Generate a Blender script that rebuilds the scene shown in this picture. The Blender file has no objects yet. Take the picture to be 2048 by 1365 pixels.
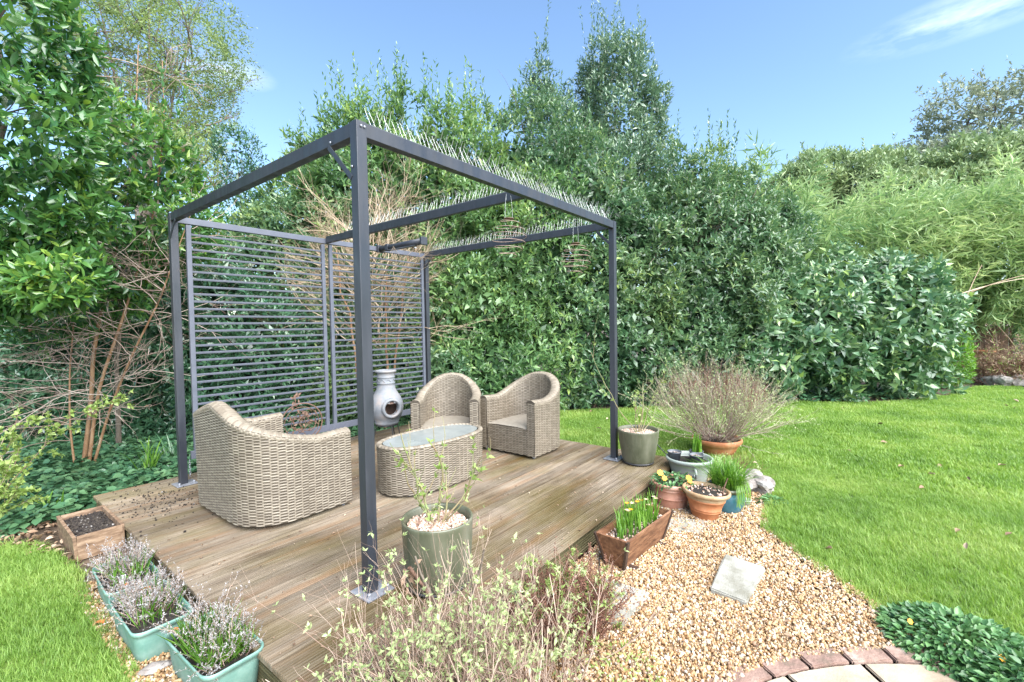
import bpy, bmesh, math, random
import numpy as np
from mathutils import Vector, Matrix, Euler
PI = math.pi
R = math.radians
rng = np.random.default_rng(7)
random.seed(7)
scene = bpy.context.scene
col = scene.collection

# ------------------------------------------------------------------ camera
cam_d = bpy.data.cameras.new('camera')
cam = bpy.data.objects.new('camera', cam_d)
col.objects.link(cam)
scene.camera = cam
cam_d.sensor_width = 36.0
cam_d.lens = 36.0 * 911.39 / 2048
cam_d.clip_start = 0.05
cam_d.clip_end = 3000
CR = Vector((0.61272099, -0.79014083, -0.01582585))
CU = Vector((0.03575893, 0.0077138, 0.99933067))
CF = Vector((0.78948989, 0.6128768, -0.032981))
CAM = Vector((-1.28345, -1.89143, 1.28258))
m = Matrix((CR, CU, -CF)).transposed().to_4x4()
m.translation = CAM
cam.matrix_world = m
CAMN = np.array(CAM)

# ------------------------------------------------------------------ sky and sun
SUN_EL, SUN_AZ = R(46), R(-104)          # azimuth of the sun measured from +x towards +y
world = bpy.data.worlds.new('World')
scene.world = world
world.use_nodes = True
nt = world.node_tree
nt.nodes.clear()
out = nt.nodes.new('ShaderNodeOutputWorld')
bg = nt.nodes.new('ShaderNodeBackground')
sky = nt.nodes.new('ShaderNodeTexSky')
sky.sky_type = 'NISHITA'
sky.sun_disc = False
sky.sun_elevation = SUN_EL
sky.sun_rotation = PI / 2 - SUN_AZ
sky.altitude = 0
sky.air_density = 1.0
sky.dust_density = 0.35
sky.ozone_density = 1.2
bg.inputs['Strength'].default_value = SKY_STR = 0.13
tc = nt.nodes.new('ShaderNodeTexCoord')
nz = nt.nodes.new('ShaderNodeTexNoise')
mp = nt.nodes.new('ShaderNodeMapping')
mp.inputs['Scale'].default_value = (2.2, 2.2, 9.0)
nt.links.new(tc.outputs['Generated'], mp.inputs['Vector'])
nt.links.new(mp.outputs['Vector'], nz.inputs['Vector'])
nz.inputs['Scale'].default_value = 1.6
nz.inputs['Detail'].default_value = 7
nz.inputs['Roughness'].default_value = 0.62


def nd(t, **kw):
    n = nt.nodes.new(t)
    for k, v in kw.items():
        setattr(n, k, v)
    return n


def cloud(direction, radial, wide):
    """mask of one wispy cloud round a direction of the sky"""
    d = Vector(direction).normalized()
    s = nd('ShaderNodeVectorMath', operation='SUBTRACT')
    nt.links.new(tc.outputs['Generated'], s.inputs[0])
    s.inputs[1].default_value = d
    side = Vector((d.y, -d.x, 0)).normalized()
    up = d.cross(side)
    a = nd('ShaderNodeVectorMath', operation='DOT_PRODUCT'); a.inputs[1].default_value = side / wide
    b = nd('ShaderNodeVectorMath', operation='DOT_PRODUCT'); b.inputs[1].default_value = up / radial
    nt.links.new(s.outputs[0], a.inputs[0]); nt.links.new(s.outputs[0], b.inputs[0])
    c = nd('ShaderNodeCombineXYZ')
    nt.links.new(a.outputs['Value'], c.inputs[0]); nt.links.new(b.outputs['Value'], c.inputs[1])
    l = nd('ShaderNodeVectorMath', operation='LENGTH'); nt.links.new(c.outputs[0], l.inputs[0])
    r = nd('ShaderNodeMapRange'); nt.links.new(l.outputs['Value'], r.inputs['Value'])
    r.inputs['From Min'].default_value = 1.0; r.inputs['From Max'].default_value = 0.15
    return r.outputs['Result']


masks = [cloud((0.415, 1.107, 0.563), 0.028, 0.085), cloud((1.431, -0.176, 0.671), 0.035, 0.15)]
add = nd('ShaderNodeMath', operation='ADD')
nt.links.new(masks[0], add.inputs[0]); nt.links.new(masks[1], add.inputs[1])
nr = nd('ShaderNodeMapRange'); nt.links.new(nz.outputs['Fac'], nr.inputs['Value'])
nr.inputs['From Min'].default_value = 0.42; nr.inputs['From Max'].default_value = 0.68
mul = nd('ShaderNodeMath', operation='MULTIPLY'); nt.links.new(add.outputs[0], mul.inputs[0]); nt.links.new(nr.outputs[0], mul.inputs[1])
mul2 = nd('ShaderNodeMath', operation='MULTIPLY'); nt.links.new(mul.outputs[0], mul2.inputs[0]); mul2.inputs[1].default_value = 0.75
mix = nd('ShaderNodeMixRGB'); nt.links.new(mul2.outputs[0], mix.inputs[0])
tint = nd('ShaderNodeMixRGB'); tint.blend_type = 'MULTIPLY'; tint.inputs[0].default_value = 1
tint.inputs[2].default_value = (0.84, 0.91, 0.94, 1)
nt.links.new(sky.outputs[0], tint.inputs[1])
nt.links.new(tint.outputs[0], mix.inputs[1]); mix.inputs[2].default_value = (5.6, 6.1, 6.8, 1)
nt.links.new(mix.outputs[0], bg.inputs['Color'])
nt.links.new(bg.outputs[0], out.inputs['Surface'])

sun_d = bpy.data.lights.new('sun', 'SUN')
sun_d.energy = 4.8
sun_d.angle = R(75)
sun_d.color = (1.0, 0.975, 0.94)
sun = bpy.data.objects.new('sun', sun_d)
col.objects.link(sun)
sdir = Vector((math.cos(SUN_EL) * math.cos(SUN_AZ), math.cos(SUN_EL) * math.sin(SUN_AZ), math.sin(SUN_EL)))
sun.rotation_euler = sdir.to_track_quat('Z', 'Y').to_euler()
sun.location = (0, 0, 20)

vs = scene.view_settings
vs.view_transform = 'Standard'
vs.look = 'None'
vs.exposure = 1.5
vs.gamma = 1
vs.use_curve_mapping = False
scene.cycles.max_bounces = 6
scene.cycles.diffuse_bounces = 3
scene.cycles.glossy_bounces = 2
scene.cycles.transmission_bounces = 4
scene.cycles.transparent_max_bounces = 6
scene.cycles.use_denoising = True

# ------------------------------------------------------------------ object helpers
G = -0.15      # ground level; the deck's top is z = 0


def tag(o, label=None, cat=None, group=None, kind=None):
    if label: o['label'] = label
    if cat: o['category'] = cat
    if group: o['group'] = group
    if kind: o['kind'] = kind
    return o


def empty(name, loc=(0, 0, 0), rz=0.0):
    o = bpy.data.objects.new(name, None)
    o.location = loc
    o.rotation_euler = (0, 0, rz)
    o.empty_display_size = 0.1
    col.objects.link(o)
    return o


def link(name, me, parent=None, loc=None, rot=None, scale=None):
    o = bpy.data.objects.new(name, me)
    if loc is not None: o.location = loc
    if rot is not None: o.rotation_euler = rot
    if scale is not None: o.scale = scale
    if parent is not None: o.parent = parent
    col.objects.link(o)
    return o


def copy_tree(o, parent=None):
    c = o.copy()
    col.objects.link(c)
    c.parent = parent
    for ch in list(o.children):
        copy_tree(ch, c)
    return c


def mesh_np(name, V, F, mat, smooth=False, rnd=None):
    """V (n,3), F (m,k) with k = 3 or 4, rnd one number per face"""
    V = np.asarray(V, dtype=np.float32)
    F = np.asarray(F, dtype=np.int32)
    me = bpy.data.meshes.new(name)
    k = F.shape[1]
    me.vertices.add(len(V)); me.vertices.foreach_set('co', V.ravel())
    me.loops.add(F.size); me.loops.foreach_set('vertex_index', F.ravel())
    me.polygons.add(len(F))
    me.polygons.foreach_set('loop_start', np.arange(0, F.size, k, dtype=np.int32))
    me.polygons.foreach_set('loop_total', np.full(len(F), k, dtype=np.int32))
    if smooth: me.polygons.foreach_set('use_smooth', np.ones(len(F), dtype=bool))
    me.update(calc_edges=True)
    if rnd is not None:
        a = me.attributes.new('rnd', 'FLOAT', 'FACE')
        a.data.foreach_set('value', np.asarray(rnd, dtype=np.float32))
    if mat: me.materials.append(mat)
    return me


def mesh_py(name, V, F, mat, smooth=False):
    me = bpy.data.meshes.new(name)
    me.from_pydata([tuple(v) for v in V], [], F)
    if smooth: me.polygons.foreach_set('use_smooth', np.ones(len(F), dtype=bool))
    if mat: me.materials.append(mat)
    me.update()
    return me


def box_me(name, sx, sy, sz, mat, bev=0.0, off=(0, 0, 0)):
    bm = bmesh.new()
    bmesh.ops.create_cube(bm, size=1)
    for v in bm.verts:
        v.co = Vector((v.co.x * sx + off[0], v.co.y * sy + off[1], v.co.z * sz + off[2]))
    if bev:
        bmesh.ops.bevel(bm, geom=bm.edges[:], offset=bev, segments=2, affect='EDGES', profile=0.6)
    me = bpy.data.meshes.new(name)
    bm.to_mesh(me); bm.free()
    me.materials.append(mat)
    return me


def box(name, c, s, mat, parent=None, bev=0.003, rot=None):
    """a box centred on c; the mesh keeps its own origin"""
    return link(name, box_me(name, s[0], s[1], s[2], mat, bev), parent, loc=c, rot=rot)


def lathe(name, prof, mat, segs=48, parent=None, loc=(0, 0, 0), wob=0.0, skip=None, smooth=True, rot=None):
    V, F = [], []
    n = len(prof)
    for i in range(segs):
        a = 2 * PI * i / segs
        for (r, z) in prof:
            rr = r * (1 + wob * math.sin(2 * a + 1))
            V.append((rr * math.cos(a), rr * math.sin(a), z))
    for i in range(segs):
        j = (i + 1) % segs
        for k in range(n - 1):
            q = (i * n + k, j * n + k, j * n + k + 1, i * n + k + 1)
            if skip:
                c = sum((Vector(V[t]) for t in q), Vector()) / 4
                if skip(c): continue
            F.append(q)
    me = mesh_py(name, V, F, mat, smooth)
    return link(name, me, parent, loc=loc, rot=rot)


def frames(P):
    P = np.asarray(P, float)
    T = np.gradient(P, axis=0)
    T /= np.linalg.norm(T, axis=1)[:, None] + 1e-9
    ref = np.array([0, 0, 1.0]) if abs(T[:, 2].mean()) < 0.8 else np.array([1.0, 0, 0])
    A = np.cross(T, ref); A /= np.linalg.norm(A, axis=1)[:, None] + 1e-9
    B = np.cross(T, A)
    return P, A, B


def tubes_geo(paths, sides=4):
    """paths: list of (points, radii). Returns V, F, rnd"""
    Vs, Fs, Rn = [], [], []
    base = 0
    ang = np.arange(sides) * 2 * PI / sides
    ca, sa = np.cos(ang), np.sin(ang)
    for pts, rad in paths:
        P, A, B = frames(pts)
        rad = np.broadcast_to(np.asarray(rad, float), (len(P),))
        ring = P[:, None, :] + rad[:, None, None] * (A[:, None, :] * ca[None, :, None] + B[:, None, :] * sa[None, :, None])
        n = len(P)
        Vs.append(ring.reshape(-1, 3))
        i = np.arange(n - 1)[:, None] * sides + np.arange(sides)[None, :]
        j = np.arange(n - 1)[:, None] * sides + (np.arange(sides)[None, :] + 1) % sides
        q = np.stack([i, j, j + sides, i + sides], -1).reshape(-1, 4) + base
        Fs.append(q)
        Rn.append(np.full(len(q), rng.random()))
        base += n * sides
    return np.concatenate(Vs), np.concatenate(Fs), np.concatenate(Rn)


def tubes(name, paths, mat, parent=None, sides=4, smooth=True, kind=None, label=None):
    V, F, rn = tubes_geo(paths, sides)
    o = link(name, mesh_np(name, V, F, mat, smooth, rn), parent)
    if kind: o['kind'] = kind
    if label: o['label'] = label
    return o


def unit(a):
    return a / (np.linalg.norm(a, axis=-1, keepdims=True) + 1e-9)


def inside(px, py, poly):
    px = np.asarray(px); py = np.asarray(py)
    c = np.zeros(px.shape, bool)
    n = len(poly)
    for i in range(n):
        x1, y1 = poly[i]; x2, y2 = poly[(i + 1) % n]
        t = ((y1 > py) != (y2 > py)) & (px < (x2 - x1) * (py - y1) / (y2 - y1 + 1e-12) + x1)
        c ^= t
    return c


# ------------------------------------------------------------------ materials
def base_mat(name):
    ma = bpy.data.materials.new(name)
    ma.use_nodes = True
    t = ma.node_tree
    return ma, t, t.nodes['Principled BSDF']


def ramp_nodes(t, colors, fac):
    r = t.nodes.new('ShaderNodeValToRGB')
    el = r.color_ramp.elements
    n = len(colors)
    for i, c in enumerate(colors):
        pos = i / (n - 1)
        if len(c) == 4: pos = c[3]
        e = el[0] if i == 0 else (el[-1] if i == n - 1 else el.new(pos))
        e.position = pos
        e.color = (c[0], c[1], c[2], 1)
    t.links.new(fac, r.inputs['Fac'])
    return r.outputs['Color']


def pmat(name, colors, rough=0.5, nscale=8.0, vec=(1, 1, 1), detail=5, bump=0.0, bscale=60.0, metal=0.0, shift=False,
         lo=0.3, hi=0.7, rough2=None, spec=0.5, attr=None, bdist=0.01, coat=0.0):
    ma, t, b = base_mat(name)
    tcn = t.nodes.new('ShaderNodeTexCoord')
    mpn = t.nodes.new('ShaderNodeMapping'); mpn.inputs['Scale'].default_value = vec
    src = tcn.outputs['Object']
    if shift:
        oi = t.nodes.new('ShaderNodeObjectInfo')
        mu = t.nodes.new('ShaderNodeMath'); mu.operation = 'MULTIPLY'; mu.inputs[1].default_value = 37.0
        t.links.new(oi.outputs['Random'], mu.inputs[0])
        ad = t.nodes.new('ShaderNodeVectorMath'); ad.operation = 'ADD'
        t.links.new(src, ad.inputs[0]); t.links.new(mu.outputs[0], ad.inputs[1])
        src = ad.outputs[0]
    t.links.new(src, mpn.inputs['Vector'])
    n1 = t.nodes.new('ShaderNodeTexNoise'); n1.inputs['Scale'].default_value = nscale; n1.inputs['Detail'].default_value = detail
    n1.inputs['Roughness'].default_value = 0.62
    t.links.new(mpn.outputs[0], n1.inputs['Vector'])
    mr = t.nodes.new('ShaderNodeMapRange'); mr.inputs['From Min'].default_value = lo; mr.inputs['From Max'].default_value = hi
    fac = n1.outputs['Fac']
    if attr is not None:
        at = t.nodes.new('ShaderNodeAttribute'); at.attribute_name = 'rnd'
        mm = t.nodes.new('ShaderNodeMix'); mm.data_type = 'FLOAT'; mm.inputs[0].default_value = attr
        t.links.new(fac, mm.inputs[2]); t.links.new(at.outputs['Fac'], mm.inputs[3])
        fac = mm.outputs[0]
    t.links.new(fac, mr.inputs['Value'])
    c = ramp_nodes(t, colors, mr.outputs[0])
    t.links.new(c, b.inputs['Base Color'])
    if rough2 is None:
        b.inputs['Roughness'].default_value = rough
    else:
        n3 = t.nodes.new('ShaderNodeTexNoise'); n3.inputs['Scale'].default_value = nscale * 0.6; n3.inputs['Detail'].default_value = 3
        t.links.new(mpn.outputs[0], n3.inputs['Vector'])
        m3 = t.nodes.new('ShaderNodeMapRange'); m3.inputs['From Min'].default_value = 0.35; m3.inputs['From Max'].default_value = 0.65
        m3.inputs['To Min'].default_value = rough; m3.inputs['To Max'].default_value = rough2
        t.links.new(n3.outputs['Fac'], m3.inputs['Value']); t.links.new(m3.outputs[0], b.inputs['Roughness'])
    b.inputs['Metallic'].default_value = metal
    b.inputs['Specular IOR Level'].default_value = spec
    b.inputs['Coat Weight'].default_value = coat
    if bump:
        n2 = t.nodes.new('ShaderNodeTexNoise'); n2.inputs['Scale'].default_value = bscale; n2.inputs['Detail'].default_value = 4
        t.links.new(mpn.outputs[0], n2.inputs['Vector'])
        bp = t.nodes.new('ShaderNodeBump'); bp.inputs['Strength'].default_value = bump; bp.inputs['Distance'].default_value = bdist
        t.links.new(n2.outputs['Fac'], bp.inputs['Height']); t.links.new(bp.outputs[0], b.inputs['Normal'])
    return ma


def leaf_mat(name, colors, rough=0.4, trans=0.25, spec=0.5, big=0.9, mixbig=0.35, inst=False):
    """leaf colour from each leaf's own number and a slow patchiness through the plant"""
    ma, t, b = base_mat(name)
    at = t.nodes.new('ShaderNodeAttribute'); at.attribute_name = 'rnd'
    if inst: at.attribute_type = 'INSTANCER'
    ge = t.nodes.new('ShaderNodeNewGeometry')
    n1 = t.nodes.new('ShaderNodeTexNoise'); n1.inputs['Scale'].default_value = big; n1.inputs['Detail'].default_value = 3
    t.links.new(ge.outputs['Position'], n1.inputs['Vector'])
    mr = t.nodes.new('ShaderNodeMapRange'); mr.inputs['From Min'].default_value = 0.33; mr.inputs['From Max'].default_value = 0.67
    t.links.new(n1.outputs['Fac'], mr.inputs['Value'])
    mm = t.nodes.new('ShaderNodeMix'); mm.data_type = 'FLOAT'; mm.inputs[0].default_value = mixbig
    t.links.new(at.outputs['Fac'], mm.inputs[2]); t.links.new(mr.outputs[0], mm.inputs[3])
    c = ramp_nodes(t, colors, mm.outputs[0])
    t.links.new(c, b.inputs['Base Color'])
    b.inputs['Roughness'].default_value = rough
    b.inputs['Specular IOR Level'].default_value = spec
    if trans:
        tr = t.nodes.new('ShaderNodeBsdfTranslucent')
        hs = t.nodes.new('ShaderNodeHueSaturation'); hs.inputs['Value'].default_value = 1.35; hs.inputs['Saturation'].default_value = 1.1
        hs.inputs['Hue'].default_value = 0.495
        t.links.new(c, hs.inputs['Color']); t.links.new(hs.outputs[0], tr.inputs['Color'])
        mx = t.nodes.new('ShaderNodeMixShader'); mx.inputs[0].default_value = trans
        t.links.new(b.outputs[0], mx.inputs[1]); t.links.new(tr.outputs[0], mx.inputs[2])
        o = [n for n in t.nodes if n.type == 'OUTPUT_MATERIAL'][0]
        t.links.new(mx.outputs[0], o.inputs['Surface'])
    return ma


M = {}
M['metal'] = pmat('powder_coated_steel', [(0.020, 0.023, 0.030), (0.032, 0.035, 0.044)], rough=0.30, rough2=0.55, nscale=4, vec=(6, 6, 1.2), detail=8, bump=0.06, bscale=120, spec=0.6)
M['screen'] = pmat('grey_screen_steel', [(0.075, 0.082, 0.105), (0.105, 0.112, 0.14)], rough=0.34, rough2=0.48, nscale=6, spec=0.6)  # lighter than the posts: overcast sky reflection put into the base colour
M['plate'] = pmat('galvanised_plate', [(0.20, 0.21, 0.24), (0.34, 0.35, 0.38)], rough=0.42, nscale=30, metal=0.35)
M['spike'] = pmat('spike_steel', [(0.55, 0.56, 0.55), (0.7, 0.7, 0.68)], rough=0.3, metal=0.6)
M['rust'] = pmat('rusty_iron', [(0.05, 0.03, 0.022), (0.13, 0.07, 0.045), (0.2, 0.12, 0.08)], rough=0.7, nscale=40)
M['wire'] = pmat('rusty_wire', [(0.22, 0.13, 0.1), (0.4, 0.3, 0.25)], rough=0.5, nscale=60)
M['iron'] = pmat('black_iron', [(0.02, 0.02, 0.022), (0.05, 0.05, 0.05)], rough=0.5, nscale=30)


def deck_mat():
    ma, t, b = base_mat('weathered_deck_timber')
    L = t.links.new
    tcn = t.nodes.new('ShaderNodeTexCoord'); oi = t.nodes.new('ShaderNodeObjectInfo')
    mu = t.nodes.new('ShaderNodeMath'); mu.operation = 'MULTIPLY'; mu.inputs[1].default_value = 23.0
    L(oi.outputs['Random'], mu.inputs[0])
    ad = t.nodes.new('ShaderNodeVectorMath'); ad.operation = 'ADD'
    L(tcn.outputs['Object'], ad.inputs[0]); L(mu.outputs[0], ad.inputs[1])
    mp1 = t.nodes.new('ShaderNodeMapping'); mp1.inputs['Scale'].default_value = (1.3, 16, 16); L(ad.outputs[0], mp1.inputs[0])
    g = t.nodes.new('ShaderNodeTexNoise'); g.inputs['Scale'].default_value = 2.2; g.inputs['Detail'].default_value = 7; g.inputs['Roughness'].default_value = 0.7
    L(mp1.outputs[0], g.inputs['Vector'])
    mr = t.nodes.new('ShaderNodeMapRange'); mr.inputs['From Min'].default_value = 0.3; mr.inputs['From Max'].default_value = 0.7; L(g.outputs['Fac'], mr.inputs[0])
    c1 = ramp_nodes(t, [(0.10, 0.077, 0.055), (0.17, 0.135, 0.098), (0.235, 0.19, 0.14), (0.30, 0.25, 0.19)], mr.outputs[0])
    # orange, less weathered streaks that differ from board to board
    mp2 = t.nodes.new('ShaderNodeMapping'); mp2.inputs['Scale'].default_value = (0.9, 7, 7); L(ad.outputs[0], mp2.inputs[0])
    g2 = t.nodes.new('ShaderNodeTexNoise'); g2.inputs['Scale'].default_value = 1.6; g2.inputs['Detail'].default_value = 4; L(mp2.outputs[0], g2.inputs['Vector'])
    m2 = t.nodes.new('ShaderNodeMapRange'); m2.inputs['From Min'].default_value = 0.5; m2.inputs['From Max'].default_value = 0.72; m2.inputs['To Max'].default_value = 0.7; L(g2.outputs['Fac'], m2.inputs[0])
    x1 = t.nodes.new('ShaderNodeMixRGB'); L(m2.outputs[0], x1.inputs[0]); L(c1, x1.inputs[1]); x1.inputs[2].default_value = (0.22, 0.13, 0.07, 1)
    # algae over the whole deck, in patches
    ge = t.nodes.new('ShaderNodeNewGeometry')
    mp3 = t.nodes.new('ShaderNodeMapping'); mp3.inputs['Scale'].default_value = (0.8, 1.9, 1); L(ge.outputs['Position'], mp3.inputs[0])
    g3 = t.nodes.new('ShaderNodeTexNoise'); g3.inputs['Scale'].default_value = 1.3; g3.inputs['Detail'].default_value = 6; g3.inputs['Roughness'].default_value = 0.6; L(mp3.outputs[0], g3.inputs['Vector'])
    m3 = t.nodes.new('ShaderNodeMapRange'); m3.inputs['From Min'].default_value = 0.46; m3.inputs['From Max'].default_value = 0.62; m3.inputs['To Max'].default_value = 0.48; L(g3.outputs['Fac'], m3.inputs[0])
    x2 = t.nodes.new('ShaderNodeMixRGB'); L(m3.outputs[0], x2.inputs[0]); L(x1.outputs[0], x2.inputs[1]); x2.inputs[2].default_value = (0.135, 0.11, 0.035, 1)
    # damp patches: darker and glossier
    g4 = t.nodes.new('ShaderNodeTexNoise'); g4.inputs['Scale'].default_value = 1.1; g4.inputs['Detail'].default_value = 5; L(mp3.outputs[0], g4.inputs['Vector'])
    m4 = t.nodes.new('ShaderNodeMapRange'); m4.inputs['From Min'].default_value = 0.42; m4.inputs['From Max'].default_value = 0.64; L(g4.outputs['Fac'], m4.inputs[0])
    hs = t.nodes.new('ShaderNodeHueSaturation'); hs.inputs['Value'].default_value = 0.62; hs.inputs['Saturation'].default_value = 1.2; L(x2.outputs[0], hs.inputs['Color'])
    x3 = t.nodes.new('ShaderNodeMixRGB'); L(m4.outputs[0], x3.inputs[0]); L(x2.outputs[0], x3.inputs[1]); L(hs.outputs[0], x3.inputs[2])
    hv = t.nodes.new('ShaderNodeHueSaturation'); L(x3.outputs[0], hv.inputs['Color'])
    mv = t.nodes.new('ShaderNodeMapRange'); mv.inputs['To Min'].default_value = 0.78; mv.inputs['To Max'].default_value = 1.18; L(oi.outputs['Random'], mv.inputs[0])
    L(mv.outputs[0], hv.inputs['Value']); L(hv.outputs[0], b.inputs['Base Color'])
    m5 = t.nodes.new('ShaderNodeMapRange'); m5.inputs['To Min'].default_value = 0.6; m5.inputs['To Max'].default_value = 0.3; L(m4.outputs[0], m5.inputs[0])
    L(m5.outputs[0], b.inputs['Roughness'])
    bp = t.nodes.new('ShaderNodeBump'); bp.inputs['Strength'].default_value = 0.35; bp.inputs['Distance'].default_value = 0.003
    L(g.outputs['Fac'], bp.inputs['Height']); L(bp.outputs[0], b.inputs['Normal'])
    return ma


M['deck'] = deck_mat()
M['deck_side'] = pmat('damp_green_deck_side', [(0.045, 0.04, 0.02), (0.095, 0.085, 0.04), (0.17, 0.14, 0.08)], rough=0.55, nscale=3, vec=(1.5, 12, 12), shift=True, bump=0.2, bscale=30)
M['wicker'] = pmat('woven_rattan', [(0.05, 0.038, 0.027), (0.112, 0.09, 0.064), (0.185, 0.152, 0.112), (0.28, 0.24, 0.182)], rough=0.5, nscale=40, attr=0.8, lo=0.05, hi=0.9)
M['wicker_seat'] = pmat('smooth_rattan_seat', [(0.22, 0.19, 0.15), (0.31, 0.275, 0.22)], rough=0.5, nscale=20)
M['glass'] = pmat('frosted_glass', [(0.20, 0.225, 0.215), (0.28, 0.30, 0.285)], rough=0.12, rough2=0.3, nscale=6, spec=0.8)
M['pot_green'] = pmat('glazed_olive_pot', [(0.055, 0.06, 0.035), (0.085, 0.09, 0.055), (0.12, 0.122, 0.08), (0.17, 0.165, 0.12)], rough=0.22, rough2=0.55, nscale=7, vec=(1, 1, .4), detail=9, spec=0.6)
M['terracotta'] = pmat('terracotta', [(0.33, 0.115, 0.045), (0.42, 0.16, 0.065), (0.47, 0.24, 0.12)], rough=0.65, nscale=10, bump=0.15, bscale=90)
M['terracotta_pale'] = pmat('limed_terracotta', [(0.38, 0.16, 0.10), (0.50, 0.25, 0.17), (0.58, 0.38, 0.29)], rough=0.7, nscale=7, bump=0.15, bscale=90)
M['tc_rim'] = pmat('weathered_rim', [(0.30, 0.17, 0.08), (0.40, 0.30, 0.18)], rough=0.75, nscale=16)
M['pot_grey'] = pmat('grey_green_pot', [(0.24, 0.28, 0.25), (0.33, 0.36, 0.33)], rough=0.4, nscale=8)
M['pot_blue'] = pmat('blue_glazed_pot', [(0.03, 0.09, 0.13), (0.05, 0.17, 0.22), (0.16, 0.16, 0.10)], rough=0.18, nscale=9, vec=(1, 1, 0.35), spec=0.7)
M['plastic'] = pmat('teal_plastic', [(0.10, 0.215, 0.18), (0.15, 0.28, 0.235), (0.24, 0.37, 0.32)], rough=0.42, rough2=0.6, nscale=9, bump=0.05)
M['black_plastic'] = pmat('grey_nursery_pot', [(0.05, 0.055, 0.065), (0.12, 0.13, 0.15)], rough=0.45, nscale=10)
M['soil'] = pmat('potting_soil', [(0.009, 0.007, 0.006), (0.02, 0.015, 0.011), (0.05, 0.04, 0.03)], rough=0.9, nscale=45, bump=1.0, bscale=70, bdist=0.02)
M['earth'] = pmat('garden_earth', [(0.03, 0.02, 0.013), (0.075, 0.05, 0.032), (0.14, 0.10, 0.065)], rough=0.95, nscale=12, bump=0.8, bscale=40, bdist=0.03)
M['grit'] = pmat('gravel_bed', [(0.20, 0.12, 0.06), (0.33, 0.22, 0.12), (0.42, 0.33, 0.24)], rough=0.9, nscale=60, bump=0.8, bscale=90, bdist=0.01)
M['turf'] = pmat('lawn_turf', [(0.045, 0.085, 0.012), (0.10, 0.17, 0.02), (0.16, 0.20, 0.05)], rough=0.9, nscale=5, bump=0.8, bscale=60, bdist=0.02)
M['planter_wood'] = pmat('stained_planter_wood', [(0.06, 0.025, 0.013), (0.16, 0.072, 0.036), (0.26, 0.135, 0.07)], rough=0.5, nscale=3, vec=(3, 14, 14), shift=True, bump=0.2, bscale=20)
M['planter_dark'] = pmat('dark_planter_batten', [(0.03, 0.018, 0.014), (0.06, 0.035, 0.025)], rough=0.5, nscale=10)
M['box_wood'] = pmat('weathered_box_wood', [(0.07, 0.04, 0.025), (0.20, 0.125, 0.075), (0.34, 0.24, 0.16)], rough=0.7, nscale=3, vec=(3, 14, 14), shift=True, bump=0.3, bscale=20)
M['slab'] = pmat('mossy_concrete_slab', [(0.15, 0.14, 0.10), (0.26, 0.25, 0.21), (0.34, 0.33, 0.29)], rough=0.85, nscale=9, bump=0.3, bscale=120)
M['paving'] = pmat('buff_paving', [(0.24, 0.18, 0.12), (0.36, 0.29, 0.21), (0.42, 0.36, 0.28)], rough=0.8, nscale=6, bump=0.2, bscale=90, shift=True)
M['brick'] = pmat('worn_red_brick', [(0.12, 0.095, 0.065), (0.21, 0.13, 0.10), (0.30, 0.20, 0.155), (0.36, 0.29, 0.24)], rough=0.8, nscale=9, bump=0.5, bscale=60, shift=True)
M['clay'] = pmat('painted_clay', [(0.125, 0.135, 0.145), (0.19, 0.20, 0.215), (0.27, 0.235, 0.215)], rough=0.7, nscale=6, bump=0.15, bscale=60)
M['clay_in'] = pmat('fired_clay_inside', [(0.12, 0.075, 0.06), (0.22, 0.15, 0.12)], rough=0.9, nscale=14)
M['rock'] = pmat('pale_rock', [(0.10, 0.08, 0.07), (0.24, 0.21, 0.19), (0.48, 0.46, 0.43)], rough=0.8, nscale=9, bump=0.6, bscale=30, bdist=0.02)
M['fence'] = pmat('fence_timber', [(0.07, 0.04, 0.025), (0.15, 0.085, 0.05)], rough=0.8, nscale=4, vec=(3, 3, 14))
M['fence_dark'] = pmat('dark_shed_timber', [(0.015, 0.014, 0.014), (0.04, 0.035, 0.032)], rough=0.8, nscale=4, vec=(3, 3, 14))
M['label'] = pmat('white_plant_label', [(0.7, 0.7, 0.72), (0.8, 0.8, 0.8)], rough=0.5)
M['bark_orange'] = pmat('orange_brown_bark', [(0.15, 0.075, 0.035), (0.27, 0.15, 0.075), (0.33, 0.22, 0.13)], rough=0.7, nscale=14, vec=(1, 1, 0.3))
M['bark_grey'] = pmat('grey_bark', [(0.11, 0.085, 0.06), (0.20, 0.165, 0.13)], rough=0.8, nscale=16, vec=(1, 1, 0.3))
M['twig'] = pmat('reddish_twig', [(0.22, 0.15, 0.115), (0.38, 0.28, 0.22), (0.52, 0.42, 0.35)], rough=0.6, nscale=12, attr=0.6)
M['twig_tan'] = pmat('tan_twig', [(0.24, 0.165, 0.10), (0.40, 0.29, 0.19), (0.52, 0.41, 0.29)], rough=0.65, nscale=12, attr=0.7)
M['twig_dry'] = pmat('dry_stem', [(0.17, 0.105, 0.075), (0.33, 0.22, 0.16), (0.50, 0.38, 0.30)], rough=0.7, nscale=12, attr=0.8)
M['twig_red'] = pmat('red_brown_heather', [(0.09, 0.035, 0.022), (0.18, 0.08, 0.052), (0.30, 0.15, 0.10)], rough=0.8, nscale=12, attr=0.8)
M['rose_stem'] = pmat('rose_stem', [(0.14, 0.19, 0.07), (0.22, 0.20, 0.10), (0.26, 0.15, 0.09)], rough=0.5, nscale=7)
M['lav'] = leaf_mat('silver_lavender', [(0.17, 0.155, 0.14), (0.31, 0.295, 0.29), (0.47, 0.455, 0.46)], rough=0.7, trans=0.1, big=6)
M['leaf_near'] = leaf_mat('bay_leaf', [(0.024, 0.09, 0.034), (0.054, 0.15, 0.042), (0.108, 0.24, 0.054), (0.312, 0.432, 0.072)], rough=0.25, spec=.85, trans=0.3, big=1.3)
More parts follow.
